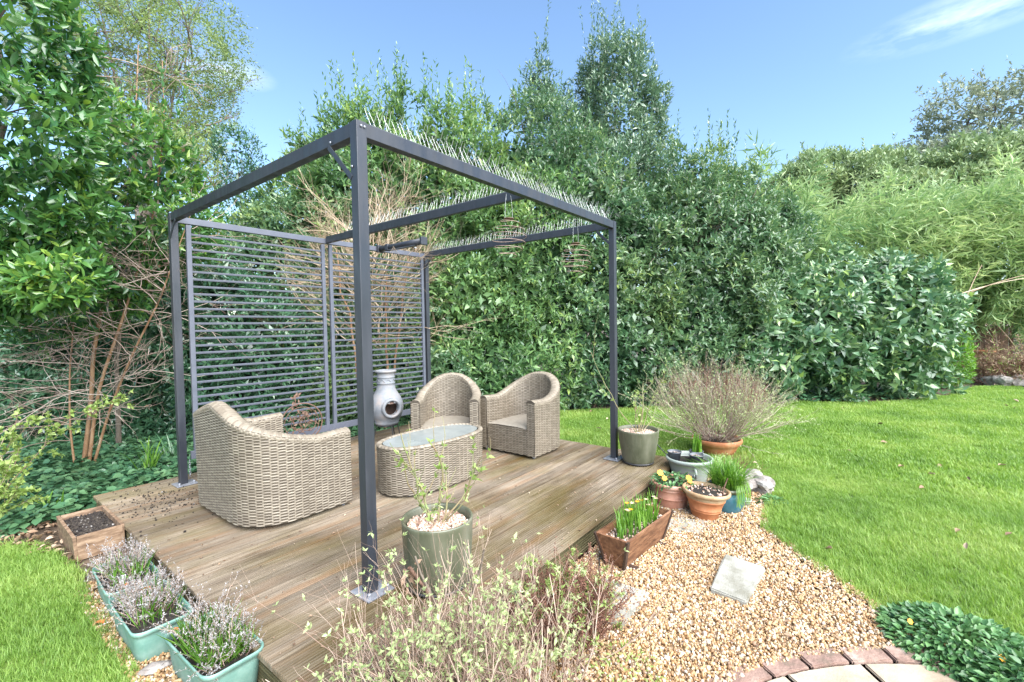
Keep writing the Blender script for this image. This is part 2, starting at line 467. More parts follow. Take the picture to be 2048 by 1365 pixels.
M['leaf_hedge'] = leaf_mat('hedge_leaf', [(0.042, 0.102, 0.05), (0.084, 0.168, 0.078), (0.15, 0.24, 0.102), (0.324, 0.42, 0.12)], rough=0.3, trans=0.28, spec=0.75, big=0.8)
M['leaf_hedge_light'] = leaf_mat('light_hedge_leaf', [(0.054, 0.126, 0.054), (0.108, 0.21, 0.078), (0.192, 0.312, 0.102), (0.408, 0.504, 0.132)], rough=0.32, trans=0.3, spec=0.7, big=0.7)
M['leaf_dark'] = leaf_mat('dark_evergreen_leaf', [(0.027, 0.088, 0.043), (0.061, 0.149, 0.074), (0.115, 0.223, 0.101)], spec=.9, rough=0.26, trans=0.15)
M['leaf_tree'] = leaf_mat('tree_leaf', [(0.062, 0.125, 0.075), (0.125, 0.213, 0.125), (0.25, 0.338, 0.175)], rough=0.3, spec=.9, trans=0.2)
M['leaf_laurel'] = leaf_mat('broad_laurel_leaf', [(0.042, 0.114, 0.054), (0.084, 0.18, 0.082), (0.156, 0.258, 0.12), (0.324, 0.456, 0.12)], rough=0.32, trans=0.2, big=2, mixbig=0.2, spec=0.75)
M['leaf_bamboo'] = leaf_mat('bamboo_leaf', [(0.08, 0.17, 0.065), (0.19, 0.31, 0.12), (0.35, 0.46, 0.20), (0.55, 0.62, 0.30)], rough=0.45, trans=0.35, big=0.5, mixbig=0.4)
M['leaf_willow'] = leaf_mat('airy_tree_leaf', [(0.10, 0.16, 0.06), (0.19, 0.27, 0.09), (0.32, 0.40, 0.13)], rough=0.45, trans=0.35)
M['leaf_far'] = leaf_mat('far_tree_leaf', [(0.13, 0.20, 0.10), (0.24, 0.33, 0.15), (0.38, 0.44, 0.21)], rough=0.5, trans=0.2, big=0.5)
M['leaf_grey'] = leaf_mat('grey_green_tree_leaf', [(0.13, 0.17, 0.12), (0.22, 0.27, 0.18), (0.34, 0.36, 0.22)], rough=0.5, trans=0.2, big=0.4)
M['leaf_lime'] = leaf_mat('lime_leaf', [(0.14, 0.22, 0.05), (0.26, 0.36, 0.09), (0.42, 0.50, 0.20)], rough=0.5, trans=0.35, big=3)
M['leaf_pale'] = leaf_mat('pale_new_leaf', [(0.22, 0.30, 0.12), (0.38, 0.46, 0.20), (0.54, 0.60, 0.32)], rough=0.55, trans=0.3, big=4)
M['leaf_dry'] = leaf_mat('dried_leaf', [(0.12, 0.07, 0.04), (0.25, 0.16, 0.10), (0.42, 0.32, 0.23)], rough=0.7, trans=0.15, big=6)
M['heather_bell'] = leaf_mat('dry_heather_bell', [(0.07, 0.028, 0.018), (0.15, 0.065, 0.04), (0.27, 0.14, 0.09)], rough=0.8, trans=0.1, big=8)
M['leaf_orange'] = leaf_mat('orange_dead_leaf', [(0.42, 0.13, 0.03), (0.55, 0.2, 0.06)], rough=0.5, trans=0.2)
M['leaf_ivy'] = leaf_mat('ivy_leaf', [(0.034, 0.103, 0.052), (0.075, 0.178, 0.086), (0.138, 0.253, 0.115)], spec=.8, rough=0.28, trans=0.15, big=3)
M['leaf_bright'] = leaf_mat('fresh_green_leaf', [(0.05, 0.13, 0.02), (0.12, 0.26, 0.035), (0.22, 0.38, 0.06)], rough=0.4, trans=0.35, big=4)
M['leaf_rosette'] = leaf_mat('rosette_leaf', [(0.04, 0.11, 0.04), (0.085, 0.20, 0.065), (0.17, 0.31, 0.11)], rough=0.35, trans=0.2, big=8)
M['petal'] = leaf_mat('orange_petal', [(0.75, 0.30, 0.01), (0.9, 0.48, 0.03)], rough=0.5, trans=0.2)
M['petal_pale'] = leaf_mat('faded_petal', [(0.55, 0.36, 0.2), (0.75, 0.6, 0.4)], rough=0.5, trans=0.2)

# ------------------------------------------------------------------ geometry-nodes scatter for what nobody could count
def gn_group(name, coll):
    g = bpy.data.node_groups.new(name, 'GeometryNodeTree')
    g.interface.new_socket(name='Geometry', in_out='INPUT', socket_type='NodeSocketGeometry')
    g.interface.new_socket(name='Geometry', in_out='OUTPUT', socket_type='NodeSocketGeometry')
    n = g.nodes
    gi = n.new('NodeGroupInput'); go = n.new('NodeGroupOutput')
    ip = n.new('GeometryNodeInstanceOnPoints')
    ci = n.new('GeometryNodeCollectionInfo')
    ci.inputs['Collection'].default_value = coll
    ci.inputs['Separate Children'].default_value = True
    ci.inputs['Reset Children'].default_value = True

    def attr(nm, ty):
        a = n.new('GeometryNodeInputNamedAttribute'); a.data_type = ty
        a.inputs['Name'].default_value = nm
        return [s for s in a.outputs if s.enabled][0]
    L = g.links.new
    L(gi.outputs[0], ip.inputs['Points'])
    L(ci.outputs[0], ip.inputs['Instance'])
    ip.inputs['Pick Instance'].default_value = True
    L(attr('vid', 'INT'), ip.inputs['Instance Index'])
    er = n.new('FunctionNodeEulerToRotation')
    L(attr('rot', 'FLOAT_VECTOR'), er.inputs[0])
    L(er.outputs[0], ip.inputs['Rotation'])
    L(attr('scl', 'FLOAT_VECTOR'), ip.inputs['Scale'])
    L(ip.outputs[0], go.inputs[0])
    return g


def scatter(name, P, rot, scl, protos, parent=None, label=None, cat=None):
    P = np.asarray(P, dtype=np.float32)
    n = len(P)
    me = bpy.data.meshes.new(name)
    me.vertices.add(n); me.vertices.foreach_set('co', P.ravel())
    scl = np.asarray(scl, dtype=np.float32)
    if scl.ndim == 1: scl = np.repeat(scl[:, None], 3, 1)
    a = me.attributes.new('rot', 'FLOAT_VECTOR', 'POINT'); a.data.foreach_set('vector', np.asarray(rot, dtype=np.float32).ravel())
    a = me.attributes.new('scl', 'FLOAT_VECTOR', 'POINT'); a.data.foreach_set('vector', scl.ravel())
    a = me.attributes.new('vid', 'INT', 'POINT'); a.data.foreach_set('value', rng.integers(0, len(protos), n).astype(np.int32))
    a = me.attributes.new('rnd', 'FLOAT', 'POINT'); a.data.foreach_set('value', rng.random(n).astype(np.float32))
    c = bpy.data.collections.new(name + '_kinds')
    for i, pm in enumerate(protos):
        c.objects.link(bpy.data.objects.new('%s_kind_%02d' % (name, i), pm))
    o = link(name, me, parent)
    md = o.modifiers.new('scatter', 'NODES')
    md.node_group = gn_group(name + '_scatter', c)
    tag(o, label, cat, None, 'stuff')
    return o


# ------------------------------------------------------------------ the ground
LAWN_R = [(3.06, -0.62), (3.30, -0.95), (3.15, -1.26), (2.61, -1.31), (2.22, -1.36), (1.96, -1.58), (1.71, -1.79), (1.54, -1.96), (1.487, -2.01),
          (1.35, -2.2), (1.3, -2.6), (1.0, -9), (14, -9), (12.6, -4.5), (12.1, -3.75), (10.3, -3.1), (9.3, -2.55), (8.67, -2.05), (8.0, -1.0),
          (7.3, -0.1), (6.53, 0.7), (5.9, 1.3), (5.25, 1.9), (4.5, 2.3), (3.8, 2.6), (3.075, 2.8), (3.075, -0.5)]
LAWN_L = [(-2.6, 3.4), (-1.6, 3.0), (-1.02, 2.72), (-0.86, 2.45), (-0.79, 1.85), (-0.80, 1.5), (-0.80, 1.1), (-0.80, 0.65), (-0.79, 0.3), (-0.82, -0.2),
          (-1.1, -0.8), (-3.5, -1.5)]
GRAVEL = [(-0.84, 1.55), (-0.82, 0.6), (-0.84, -0.3), (-0.6, -1.0), (0.2, -1.35), (0.43, -1.41), (0.77, -1.55), (0.965, -1.70), (1.145, -1.90), (1.30, -2.05),
          (1.40, -2.2), (1.58, -1.97), (1.76, -1.81), (2.01, -1.60), (2.26, -1.37), (2.6, -1.31), (3.1, -1.22), (3.2, -0.9), (3.04, -0.53), (-0.53, -0.53), (-0.53, 1.7)]


def sheet(name, poly, z, mat, label=None):
    bm = bmesh.new()
    bm.faces.new([bm.verts.new((x, y, z)) for x, y in poly])
    bmesh.ops.triangulate(bm, faces=bm.faces[:])
    me = bpy.data.meshes.new(name); bm.to_mesh(me); bm.free()
    me.materials.append(mat)
    o = link(name, me)
    return tag(o, label, None, None, 'structure')


sheet('ground', [(-900, -900), (900, -900), (900, 900), (-900, 900)], G - 0.004, M['earth'], 'bare brown earth under the shrubs and behind the deck')
sheet('lawn', LAWN_R, G + 0.004, M['turf'], 'soil under the large lawn to the right of the deck')
sheet('lawn', LAWN_L, G + 0.004, M['turf'], 'soil under the small lawn left of the planters')
sheet('gravel_path', GRAVEL, G + 0.0005, M['grit'], 'bed of the golden gravel path beside the deck')

# pebbles
pebs = []
for k in range(7):
    bm = bmesh.new()
    bmesh.ops.create_icosphere(bm, subdivisions=1, radius=1)
    r_ = random.Random(k)
    for v in bm.verts:
        v.co *= r_.uniform(0.78, 1.15)
    bmesh.ops.subdivide_edges(bm, edges=bm.edges[:], cuts=1, smooth=0.8) if k < 3 else None
    me = bpy.data.meshes.new('pebble')
    for f in bm.faces: f.smooth = True
    bm.to_mesh(me); bm.free()
    pebs.append(me)
PEB = leaf_mat('golden_gravel', [(0.09, 0.06, 0.045, 0), (0.24, 0.135, 0.065, 0.12), (0.35, 0.20, 0.085, 0.3), (0.43, 0.29, 0.145, 0.55), (0.50, 0.385, 0.25, 0.8), (0.62, 0.57, 0.51, 1.0)], rough=0.55, trans=0,
               mixbig=0.08, big=2, inst=True)
for me in pebs: me.materials.append(PEB)


def pebble_points(poly, n, seed, zt=0.0):
    r = np.random.default_rng(seed)
    p = np.array(poly)
    a, b = p.min(0), p.max(0)
    q = a + r.random((n, 2)) * (b - a)
    q = q[inside(q[:, 0], q[:, 1], poly)]
    return q


q = pebble_points(GRAVEL, 270000, 3)
keep = np.ones(len(q), bool)
keep &= ~((q[:, 1] < -0.5) & (q[:, 0] < 0.2) & (q[:, 1] < -1.3))
q = q[keep]
z = G + 0.004 + rng.random(len(q)) * 0.012
s = 0.0032 + rng.random(len(q)) ** 2 * 0.0062
scatter('gravel', np.c_[q, z], rng.random((len(q), 3)) * 6.28, np.c_[s * 1.2, s, s * 0.75], pebs,
        label='golden pea gravel covering the path between deck and lawn', cat='gravel')

# ------------------------------------------------------------------ grass
GRASS = leaf_mat('grass_blade', [(0.095, 0.19, 0.032), (0.17, 0.30, 0.05), (0.26, 0.39, 0.08), (0.41, 0.49, 0.15)], rough=0.5, trans=0.4, big=1.4, mixbig=0.5)


def tuft(seed, nb, h, rad, w, lean=0.5):
    r = np.random.default_rng(seed)
    V, F, rn = [], [], []
    for i in range(nb):
        a = r.random() * 6.28; rr = rad * math.sqrt(r.random())
        x, y = rr * math.cos(a), rr * math.sin(a)
        b = r.random() * 6.28
        hh = h * r.uniform(0.45, 1.1)
        l = lean * hh * r.uniform(0.2, 1.3)
        dx, dy = math.cos(b), math.sin(b)
        sx, sy = -dy * w / 2, dx * w / 2
        k = len(V)
        V += [(x - sx, y - sy, 0), (x + sx, y + sy, 0),
              (x + dx * l * .35 - sx * .8, y + dy * l * .35 - sy * .8, hh * .6), (x + dx * l * .35 + sx * .8, y + dy * l * .35 + sy * .8, hh * .6),
              (x + dx * l, y + dy * l, hh)]
        F += [(k, k + 1, k + 3), (k, k + 3, k + 2), (k + 2, k + 3, k + 4)]
        rn += [r.random()] * 3
    return mesh_np('grass_tuft', V, F, GRASS, True, rn)


near_t = [tuft(i, 46, 0.042, 0.045, 0.0028, 0.9) for i in range(6)]
far_t = [tuft(i + 20, 40, 0.045, 0.08, 0.006, 0.8) for i in range(5)]


def grass(name, poly, protos, dens, label, test=None, smin=0.7, smax=1.2):
    p = np.array(poly); a, b = p.min(0), p.max(0)
    n = int(dens * np.prod(b - a))
    q = a + rng.random((n, 2)) * (b - a)
    q = q[inside(q[:, 0], q[:, 1], poly)]
    if test is not None: q = q[test(q)]
    d = q - CAMN[:2]
    f = d @ np.array(CF)[:2]; l = d @ np.array(CR)[:2]
    q = q[(f > 0.6) & (np.abs(l) < f * 1.25 + 0.9)]
    n = len(q)
    u = np.sin(q[:, 0] * 2.3 + np.sin(q[:, 1] * 1.7)) * np.sin(q[:, 1] * 2.9 + q[:, 0])
    s = rng.uniform(smin, smax, n) * (1 + 0.18 * u)
    return scatter(name, np.c_[q, np.full(n, G + 0.004)], np.c_[rng.normal(0, .12, (n, 2)), rng.random(n) * 6.28], s, protos, label=label, cat='grass')


dist = lambda q: np.hypot(q[:, 0] - CAMN[0], q[:, 1] - CAMN[1])
grass('lawn_grass', LAWN_R, near_t, 900, 'bright green lawn grass spreading nearest the gravel on the right', lambda q: dist(q) < 5.2)
grass('lawn_grass', LAWN_R, far_t, 360, 'bright green lawn grass farther off below the hedge', lambda q: (dist(q) >= 5.1) & (dist(q) < 17))
grass('lawn_grass', LAWN_L, near_t, 1100, 'patch of bright green lawn left of the row of planters')

# ------------------------------------------------------------------ leaves
def leaf_geo(P, D, N, L, W, rn, fine=False, fold=0.16, droop=0.12, flat=False):
    P, D, N = map(lambda a: np.asarray(a, float), (P, D, N))
    D = unit(D)
    S = unit(np.cross(D, N)); N = unit(np.cross(S, D))
    L = np.broadcast_to(np.asarray(L, float), (len(P),))[:, None]
    W = np.broadcast_to(np.asarray(W, float), (len(P),))[:, None]
    if flat:
        V = np.stack([P, P + D * L * .45 + S * W * .5, P + D * L - N * L * droop, P + D * L * .45 - S * W * .5], 1)
        F = np.array([[0, 1, 2], [0, 2, 3]])
    elif fine:
        V = np.stack([P,
                      P + D * L * .25 + S * W * .40 + N * W * fold, P + D * L * .25, P + D * L * .25 - S * W * .40 + N * W * fold,
                      P + D * L * .58 + S * W * .46 + N * W * fold - N * L * droop * .3, P + D * L * .58 - N * L * droop * .3, P + D * L * .58 - S * W * .46 + N * W * fold - N * L * droop * .3,
                      P + D * L * .85 + S * W * .2 + N * W * fold * .5 - N * L * droop * .7, P + D * L * .85 - S * W * .2 + N * W * fold * .5 - N * L * droop * .7,
                      P + D * L - N * L * droop], 1)
        F = np.array([[0, 1, 2], [0, 2, 3], [1, 4, 5], [1, 5, 2], [2, 5, 6], [2, 6, 3], [4, 7, 5], [5, 7, 9], [5, 9, 8], [5, 8, 6]])
    else:
        V = np.stack([P, P + D * L * .42 + S * W * .5 + N * W * fold, P + D * L * .5, P + D * L * .42 - S * W * .5 + N * W * fold, P + D * L - N * L * droop], 1)
        F = np.array([[0, 1, 2], [0, 2, 3], [1, 4, 2], [2, 4, 3]])
    n, k = V.shape[0], V.shape[1]
    FF = (F[None] + (np.arange(n) * k)[:, None, None]).reshape(-1, 3)
    return V.reshape(-1, 3), FF, np.repeat(rn, len(F))


LEAFV = {}


def leaf_parts(P, D, N, L, W, rn, mat, parent, fine, droop=0.12, name='leaf'):
    """single leaves as objects that share a few meshes"""
    key = (mat.name, fine)
    if key not in LEAFV:
        ms = []
        for i in range(8):
            V, F, r = leaf_geo([(0, 0, 0)], [(1, 0, 0)], [(0, 0, 1)], 1, 0.36, np.array([(i + .5) / 8]), fine, droop=droop)
            ms.append(mesh_np('leaf', V, F, mat, True, r))
        LEAFV[key] = ms
    ms = LEAFV[key]
    D = unit(D); S = unit(np.cross(N, D)); N = np.cross(D, S)
    for i in range(len(P)):
        l, w = float(L[i]), float(W[i]) / 0.36
        m = Matrix(((D[i][0] * l, S[i][0] * w, N[i][0] * l, P[i][0]), (D[i][1] * l, S[i][1] * w, N[i][1] * l, P[i][1]),
                    (D[i][2] * l, S[i][2] * w, N[i][2] * l, P[i][2]), (0, 0, 0, 1)))
        o = bpy.data.objects.new(name, ms[int(rn[i] * 7.99)])
        o.parent = parent
        o.matrix_basis = Matrix.Translation(-parent.location) @ m
        col.objects.link(o)


def shoots(P, D, ln, nl, L, W, ang, spread=0.3, up=0.4):
    """leaves spiralling round shoots. P tips, D directions"""
    n = len(P)
    D = unit(D)
    ref = np.where(np.abs(D[:, 2:3]) > .9, np.array([[1., 0, 0]]), np.array([[0, 0, 1.]]))
    A = unit(np.cross(D, ref)); B = np.cross(D, A)
    ph = rng.random(n) * 6.28
    oP, oD, oN, oL, oW = [], [], [], [], []
    for j in range(nl):
        t = (j + rng.random(n) * .5) / nl
        az = ph + j * 2.4 + rng.normal(0, .25, n)
        rad = np.cos(az)[:, None] * A + np.sin(az)[:, None] * B
        th = (ang * (0.45 + 0.75 * t) + rng.normal(0, spread, n))[:, None]
        d = np.cos(th) * D + np.sin(th) * rad
        nn = unit(-np.sin(th) * -D * 1.0 + np.cos(th) * -rad) * 0.6
        nn = nn + np.array([0, 0, up]) + rng.normal(0, .2, (n, 3))
        oP.append(P - D * (ln * t)[:, None]); oD.append(d); oN.append(nn)
        sz = rng.uniform(.7, 1.15, n) * (0.65 + .45 * np.minimum(1, t * 2))
        oL.append(L * sz); oW.append(W * sz * rng.uniform(.85, 1.15, n))
    return [np.concatenate(a) for a in (oP, oD, oN, oL, oW)]


CRN, CUN, CFN = np.array(CR), np.array(CU), np.array(CF)
LAT = unit(np.array([CF.y, -CF.x, 0.0])); DEP = unit(np.array([CF.x, CF.y, 0.0]))


def blob_points(blobs, n, lump=0.16, inner=False, cull=-0.35, zmin=G + .03, freq=2.2, seed=0, ragged=.10):
    r = np.random.default_rng(seed + 11)
    bl = np.array(blobs)
    area = (bl[:, 3] * bl[:, 5] + bl[:, 3] * bl[:, 4] + bl[:, 4] * bl[:, 5])
    idx = r.choice(len(bl), size=n, p=area / area.sum())
    v = unit(r.normal(size=(n, 3)))
    rad = bl[idx, 3:6]
    base = bl[idx, :3]

    def world(v):
        return v[:, 0:1] * LAT + v[:, 1:2] * DEP + v[:, 2:3] * np.array([0, 0, 1.])
    P0 = base + world(v * rad)
    nz = (np.sin(P0[:, 0] * freq + 1.3 * seed) + np.sin(P0[:, 1] * freq * 1.2 + 2) + np.sin(P0[:, 2] * freq * 1.1 + seed) +
          .6 * np.sin(P0[:, 0] * freq * 2.7 + P0[:, 2] * freq * 2.1) + .6 * np.sin(P0[:, 1] * freq * 2.9 - P0[:, 2] * freq * 2.5)) / 3.2
    hf = np.sin(P0[:, 0] * 7.1 + 2 * np.sin(P0[:, 1] * 3.3) + seed) * np.sin(P0[:, 2] * 6.3 + 2 * np.sin(P0[:, 0] * 2.9)) + np.sin(P0[:, 1] * 7.7 + P0[:, 2] * 5.1)
    hf2 = np.sin(P0[:, 0] * 15 + 3 * np.sin(P0[:, 2] * 6.3)) * np.sin(P0[:, 2] * 13 + seed + 2 * np.sin(P0[:, 1] * 9))
    small = (hf + .6 * hf2) / 2.6
    sc = (1 + lump * nz + ragged * small / np.minimum(rad.mean(1), 1.5)) * r.uniform(.86, 1.03, n)
    if inner: sc *= r.uniform(.45, .78, n)
    P = base + world(v * rad * sc[:, None])
    Nn = unit(world(v / rad))
    ok = P[:, 2] > zmin
    for k in range(len(bl)):
        d = P - bl[k, :3]
        e = (d @ LAT / bl[k, 3]) ** 2 + (d @ DEP / bl[k, 4]) ** 2 + (d[:, 2] / bl[k, 5]) ** 2
        ok &= ~((e < (.5 if inner else .78) ** 2) & (idx != k))
    ok &= ((Nn * unit(CAMN - P)).sum(1) > cull)
    return P[ok], Nn[ok]


def foliage(thing, blobs, n, mat, L, W, nl=8, ln=.2, ang=1.0, dirs=(.7, .6, .4), lump=.16, seed=0, fine=False, parts=0, inner=0.5,
            droop=.12, cull=-.35, zmin=G + .03, spires=0, up=.4, name='foliage', flat=False, bias=None, mat_parts=None, sprigs=None, tops=0, ragged=.10):
    """leafy shell of a shrub or a crown, leaf by leaf. parts: how many of the nearest leaves become objects"""
    P, Nn = blob_points(blobs, n, lump, seed=seed, cull=cull, zmin=zmin, ragged=ragged)
    r = np.random.default_rng(seed + 5)
    D = Nn * dirs[0] + np.array([0, 0, dirs[1]]) + r.normal(0, dirs[2], P.shape)
    if bias is not None: D = D + np.array(bias)
    lnn = r.uniform(.6, 1.3, len(P)) * ln
    P = P + unit(D) * lnn[:, None] * .4
    A = shoots(P, D, lnn, nl, L, W, ang, up=up)
    arr = [A]
    if sprigs is not None:          # upright sprays above the outline: list of (x, y, z, h)
        for (x, y, z, h) in sprigs:
            k = int(h / (ln * .38)) + 2
            zz = np.linspace(0, h, k)
            bend = r.normal(0, .06, 2)
            pp = np.c_[x + bend[0] * zz + r.normal(0, .012, k), y + bend[1] * zz + r.normal(0, .012, k), z + zz]
            dd = np.c_[np.full(k, bend[0]), np.full(k, bend[1]), np.ones(k)] + r.normal(0, .2, (k, 3))
            arr.append(shoots(pp, dd, np.full(k, ln * .5), 4, L * .8, W * .75, .55, up=.1))
    if spires:
        top = P[:, 2] > np.quantile(P[:, 2], .80)
        c = np.where(top & (Nn[:, 2] > .35))[0]
        if len(c):
            c = r.choice(c, min(spires, len(c)), replace=False)
            for i in c:
                h = r.uniform(.25, .8) * max(.5, tops or 1)
                k = int(h / (ln * .42)) + 2
                zz = np.linspace(-.1, h, k)
                bend = r.normal(0, .12, 2)
                pp = np.c_[P[i, 0] + bend[0] * zz, P[i, 1] + bend[1] * zz, P[i, 2] + zz]
                dd = np.c_[np.full(k, bend[0]), np.full(k, bend[1]), np.ones(k)] + r.normal(0, .25, (k, 3))
                arr.append(shoots(pp, dd, np.full(k, ln * .5), 3, L * .8, W * .75, .6, up=.1))
    oP, oD, oN, oL, oW = [np.concatenate([a[i] for a in arr]) for i in range(5)]
    if name == 'droop' or up < 0: oD = oD + np.array([0, 0, up])
    rn = np.clip(r.normal(.45, .25, len(oP)), 0, 1)
    hot = r.random(len(oP)) < .03
    rn[hot] = 1.0
    if parts:
        dcam = np.linalg.norm(oP - CAMN, axis=1)
        ff = (oP - CAMN) @ CFN; lx = (oP - CAMN) @ CRN / ff * 911; ly = -(oP - CAMN) @ CUN / ff * 911
        vis = (np.abs(lx) < 1020) & (np.abs(ly) < 680) & (ff > 0)
        score = dcam + np.where(vis, 0, 100)
        o_ = np.argsort(score)
        # among the nearest third of the visible ones, spread over the plant
        m_ = o_[:max(parts, int(vis.sum() * .22))]
        m_ = r.choice(m_, min(parts, len(m_)), replace=False)
        sel = np.zeros(len(oP), bool); sel[m_] = True
        leaf_parts(oP[sel], oD[sel], oN[sel] * 1.0, oL[sel], oW[sel], rn[sel], mat_parts or mat, thing, fine)
        oP, oD, oN, oL, oW, rn = [a[~sel] for a in (oP, oD, oN, oL, oW, rn)]
    V, F, rr = leaf_geo(oP, oD, oN, oL, oW, rn, fine, droop=droop, flat=flat)
    Vs, Fs, Rs = [V], [F], [rr]
    if inner:
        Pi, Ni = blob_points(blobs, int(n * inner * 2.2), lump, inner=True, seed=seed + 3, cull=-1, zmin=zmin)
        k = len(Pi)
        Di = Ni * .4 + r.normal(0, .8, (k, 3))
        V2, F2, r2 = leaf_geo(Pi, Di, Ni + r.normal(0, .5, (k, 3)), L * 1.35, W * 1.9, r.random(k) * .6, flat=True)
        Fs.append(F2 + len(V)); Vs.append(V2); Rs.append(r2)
    me = mesh_np('foliage', np.concatenate(Vs), np.concatenate(Fs), mat, False, np.concatenate(Rs))
    o = link('foliage', me, thing, loc=-thing.location)
    o['kind'] = 'stuff'
    return o


# ------------------------------------------------------------------ woody growth
def grow(r, p, d, L, rad, depth, out, tips, wig=.12, upw=.05, nchild=(3, 5), spread=.6, seg=7, shrink=.55, rshrink=.6, tmin=.25):
    p = np.array(p, float); d = unit(np.array(d, float))
    pts = [p.copy()]; st = L / seg
    dirs = []
    for i in range(seg):
        d = unit(d + r.normal(0, wig, 3) + np.array([0, 0, upw]))
        p = p + d * st
        pts.append(p.copy()); dirs.append(d.copy())
    rr = np.linspace(rad, rad * .45, seg + 1)
    out.append((np.array(pts), rr))
    tips.append((pts[-1], d.copy(), pts, dirs, depth))
    if depth > 0:
        for c in range(r.integers(nchild[0], nchild[1] + 1)):
            t = r.uniform(tmin, .98)
            i = min(int(t * seg), seg - 1)
            side = unit(np.cross(dirs[i], r.normal(size=3)))
            nd_ = unit(dirs[i] * math.cos(spread) + side * math.sin(spread) * r.uniform(.7, 1.2))
            q = pts[i] + (np.array(pts[i + 1]) - pts[i]) * (t * seg - i)
            grow(r, q, nd_, L * shrink * r.uniform(.6, 1.2), rr[i] * rshrink, depth - 1, out, tips, wig, upw, nchild, spread, max(4, seg - 1), shrink, rshrink, tmin)


def leaves_on(paths, r, per_m, L, W, tmin=.3, out=.9, cluster=1):
    """single leaves set along stems"""
    P, D = [], []
    for pts, rad in paths:
        pts = np.asarray(pts)
        ln = np.linalg.norm(pts[-1] - pts[0])
        n = r.poisson(per_m * ln)
        for k in range(n):
            t = r.uniform(tmin, 1) * (len(pts) - 1); i = min(int(t), len(pts) - 2)
            q = pts[i] + (pts[i + 1] - pts[i]) * (t - i)
            ax = unit(pts[i + 1] - pts[i])
            for c in range(cluster):
                P.append(q); D.append(ax * .7 + unit(r.normal(size=3)) * out)
    if not P: return None
    P, D = np.array(P), np.array(D)
    n = len(P)
    N = np.array([0, 0, 1.]) + r.normal(0, .45, (n, 3))
    s = r.uniform(.6, 1.25, n)
    return P, D, N, L * s, W * s, r.random(n)


def add_leaves(name, parent, A, mat, fine=False, label=None, flat=False, droop=.1):
    V, F, rr = leaf_geo(*A[:5], A[5], fine, flat=flat, droop=droop)
    o = link(name, mesh_np(name, V, F, mat, False, rr), parent)
    o['kind'] = 'stuff'
    if label: o['label'] = label
    return o

# ------------------------------------------------------------------ the deck
deck = empty('deck', (1.28, 1.19, 0))
tag(deck, 'low weathered timber deck with grooved boards carrying the pergola', 'deck')
DX0, DX1, DY0, DY1 = -0.515, 3.06, -0.52, 2.90
NB = 25
pitch = (DY1 - DY0) / NB
bw = pitch - 0.008


def board_mesh(width, length, thick, ng=8):
    """a grooved board: profile across y, extruded along x"""
    ys, zs = [], []
    gp = width / ng
    ys.append(-width / 2); zs.append(-0.002)
    for i in range(ng):
        y0 = -width / 2 + i * gp
        ys += [y0 + gp * .04, y0 + gp * .46, y0 + gp * .52, y0 + gp * .98]
        zs += [0, 0, -0.0075, -0.0075]
    ys.append(width / 2); zs.append(-0.002)
    n = len(ys)
    V = []
    ns = 3
    for k in range(ns):
        x = -length / 2 + length * k / (ns - 1)
        for y, z in zip(ys, zs): V.append((x, y, z))
        V.append((x, width / 2, -thick)); V.append((x, -width / 2, -thick))
    m_ = n + 2
    F = []
    for k in range(ns - 1):
        for i in range(m_):
            j = (i + 1) % m_
            F.append((k * m_ + i, (k + 1) * m_ + i, (k + 1) * m_ + j, k * m_ + j))
    F.append(tuple(range(m_))[::1]); F.append(tuple(range((ns - 1) * m_, ns * m_))[::-1])
    return V, F


V, F = board_mesh(bw, DX1 - DX0, 0.026)
bme = mesh_py('board', V, F, M['deck'])
for i in range(NB):
    o = link('board', bme, deck, loc=((DX0 + DX1) / 2 - 1.28 + rng.uniform(-.003, .003), DY0 + pitch * (i + .5) - 1.19, rng.uniform(-.0012, .0012)),
             rot=(rng.normal(0, .002), 0, PI * int(rng.integers(0, 2))))
# grooved boards standing on edge round the sides
V, F = board_mesh(0.118, DX1 - DX0 - .01, 0.02, 7)
fme = mesh_py('side_board', V, F, M['deck_side'])
link('side_board', fme, deck, loc=((DX0 + DX1) / 2 - 1.28, DY0 + .014 - 1.19, -0.088), rot=(PI / 2, 0, 0))
V, F = board_mesh(0.118, DY1 - DY0 - .03, 0.02, 7)
fm2 = mesh_py('side_board', V, F, M['deck_side'])
link('side_board', fm2, deck, loc=(DX0 + .012 - 1.28, (DY0 + DY1) / 2 - 1.19, -0.088), rot=(PI / 2, 0, -PI / 2))
link('side_board', fm2, deck, loc=(DX1 - .012 - 1.28, (DY0 + DY1) / 2 - 1.19, -0.088), rot=(PI / 2, 0, PI / 2))
for x in np.linspace(DX0 + .08, DX1 - .08, 8):
    box('joist', (x - 1.28, 0, -0.075), (.045, DY1 - DY0 - .1, .09), M['deck'], deck, 0)

# ------------------------------------------------------------------ the pergola
LX, LY, HP = 2.722, 2.612, 2.25
per = empty('pergola', (LX / 2, LY / 2, 0))
tag(per, 'dark grey metal pergola frame standing on the deck', 'pergola')
PX, PY = -LX / 2, -LY / 2
PW = 0.055


def pbox(name, c, s, mat=M['metal'], bev=.0025, rot=None):
    return box(name, (c[0] + PX, c[1] + PY, c[2]), s, mat, per, bev, rot)


